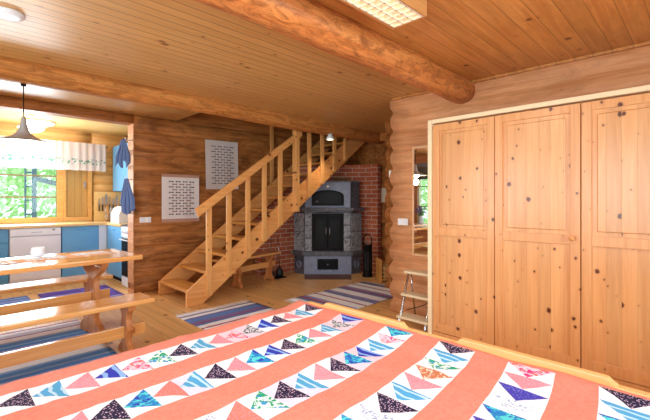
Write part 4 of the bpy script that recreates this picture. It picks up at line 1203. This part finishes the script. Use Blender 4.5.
# ------------------------------------------------------------------ outdoors
o = B().box(-30, 30, 7.9, 45, -.8, -.7).build('ground', M['grass'], None); o['kind'] = 'structure'
o = B().box(-40, -1.9, -30, 7.9, -.8, -.7).build('ground', M['grass'], None); o['kind'] = 'structure'
o = B().box(-1.9, 30, -30, -1.7, -.8, -.7).build('ground', M['grass'], None); o['kind'] = 'structure'
def tree(x, y, hgt, rad, mat, seed, label, n=2600):
    rr = random.Random(seed)
    r = thing('garden_tree', label, 'tree', (x, y, -.7))
    B().tube([(0, 0, 0), (.05, 0, hgt * .4), (0, .05, hgt * .85)], [.12, .09, .03], 10).build('trunk', M['bark'], r)
    bm = bmesh.new()
    for k in range(n):
        u = Vector((rr.gauss(0, 1), rr.gauss(0, 1), rr.gauss(0, 1))).normalized() * (rr.random() ** .4)
        c = Vector((u.x * rad, u.y * rad, hgt * .58 + u.z * hgt * .48))
        n1 = Vector((rr.gauss(0, 1), rr.gauss(0, 1), rr.gauss(0, 1))).normalized(); n2 = n1.orthogonal().normalized(); n3 = n1.cross(n2)
        s = rr.uniform(.06, .13)
        vs = [bm.verts.new(c + n2 * s), bm.verts.new(c + n3 * s * .6), bm.verts.new(c - n2 * s), bm.verts.new(c - n3 * s * .6)]
        bm.faces.new(vs)
    b = B(); b.bm.free(); b.bm = bm; b.build('crown', mat, r)
tree(-1.3, 11.5, 4.2, 1.7, M['leaf'], 1, 'leafy pale green tree outside the kitchen window, left side')
tree(2.6, 13.5, 4.6, 1.9, M['leaf2'], 2, 'pale birch outside the kitchen window, right side')
tree(.3, 18.5, 5.6, 2.8, M['leaf'], 3, 'large light green tree far behind the kitchen window centre', 3500)
tree(-7, 8.5, 4.6, 2.2, M['leaf2'], 4, 'green tree outside the left window, seen in the mirror')
# outdoor ladder-like rail outside window
M['bluegrey'] = plain('blue_grey_paint', (110, 150, 190), .6, var=.1)
r = thing('porch_post', 'blue-grey slotted porch post with a slanting brace outside the kitchen window', 'post', (1.10, 7.95, -.7))
b = B(); b.box(-.10, -.075, -.02, .02, 0, 3.2, .003); b.box(.0, .06, -.03, .03, 0, 3.2, .003)
for k in range(14): b.box(-.075, .0, -.01, .01, .1 + k * .23, .13 + k * .23, .002)
b.build('post', M['bluegrey'], r)
B().prism([(.06, 2.36), (.46, 2.25), (.46, 2.17), (.06, 2.27)], 'y', -.03, .03, .004).build('brace', M['bluegrey'], r)

# ------------------------------------------------------------------ lights
def area(name, loc, rot, sx, sy, power, col=(1, 1, 1), spread=None):
    l = bpy.data.lights.new(name, 'AREA'); l.shape = 'RECTANGLE'; l.size = sx; l.size_y = sy; l.energy = power; l.color = col
    if spread: l.spread = spread
    o = bpy.data.objects.new(name, l); C.objects.link(o); o.location = loc; o.rotation_euler = rot; return o
# fluorescent fixture
area('fluorescent_glow', ((fx0 + fx1) / 2, (fy0 + fy1) / 2, fz - .012), (0, 0, 0), 1.15, .18, 17, (1, .92, .82))
# daylight entering by the windows, plus dining fill at an added window
day = (.80, .91, 1.0)
area('daylight_front', (.8, YF + .02, 1.48), (R(90), 0, 0), 1.5, 1.25, 68, day)
area('daylight_front_right', (2.55, YF + .02, 1.48), (R(90), 0, 0), .8, 1.25, 30, day)
area('daylight_front_left', (-.85, YF + .02, 1.48), (R(90), 0, 0), .8, 1.25, 45, day)
area('daylight_left', (XL + .02, .95, 1.42), (0, R(-90), 0), 1.25, 1.4, 70, day)
area('dining_fill', (XL + .02, 2.95, 1.42), (0, R(-90), 0), 1.25, 1.2, 62, day)  # fill light for the dining area, set at the added left window
area('daylight_kitchen', (.6, KY - .02, 1.36), (R(-90), 0, 0), 1.4, .68, 68, day)
def point(name, loc, p, col, r=.05):
    l = bpy.data.lights.new(name, 'POINT'); l.energy = p; l.color = col; l.shadow_soft_size = r
    o = bpy.data.objects.new(name, l); C.objects.link(o); o.location = loc
point('pendant_glow', (.51, 4.10, 1.62), 8, (1, .85, .65), .06)
point('kitchen_lamp_glow', (1.02, 6.86, 2.28), 16, (.96, .97, 1), .12)
point('kitchen_bowl_glow', (.88, 6.42, 2.12), 34, (.96, .97, 1), .1)
sp = bpy.data.lights.new('spot_glow', 'SPOT'); sp.energy = 25; sp.spot_size = R(110); sp.spot_blend = .8; sp.color = (1, .86, .66); sp.shadow_soft_size = .04
so = bpy.data.objects.new('spot_glow', sp); C.objects.link(so); so.location = (4.17, 4.03, 2.14)

w = bpy.data.worlds.new('sky'); bpy.context.scene.world = w; w.use_nodes = True
nt = w.node_tree; bg = nt.nodes['Background']
bg.inputs[0].default_value = (.82, .93, 1.0, 1); bg.inputs[1].default_value = 2.8

# ------------------------------------------------------------------ camera
cam = bpy.data.cameras.new('camera'); co = bpy.data.objects.new('camera', cam); C.objects.link(co)
cam.sensor_width = 36; cam.lens = 384 * 36 / 650; cam.shift_y = -10 / 650; cam.clip_start = .02; cam.clip_end = 200
co.location = (0, 0, H); co.rotation_euler = (R(90), 0, math.atan2(FY, FX) - PI / 2)
sc = bpy.context.scene; sc.camera = co
sc.view_settings.view_transform = 'Standard'; sc.view_settings.look = 'None'; sc.view_settings.gamma = 1
sc.view_settings.use_curve_mapping = False; sc.view_settings.exposure = -0.22
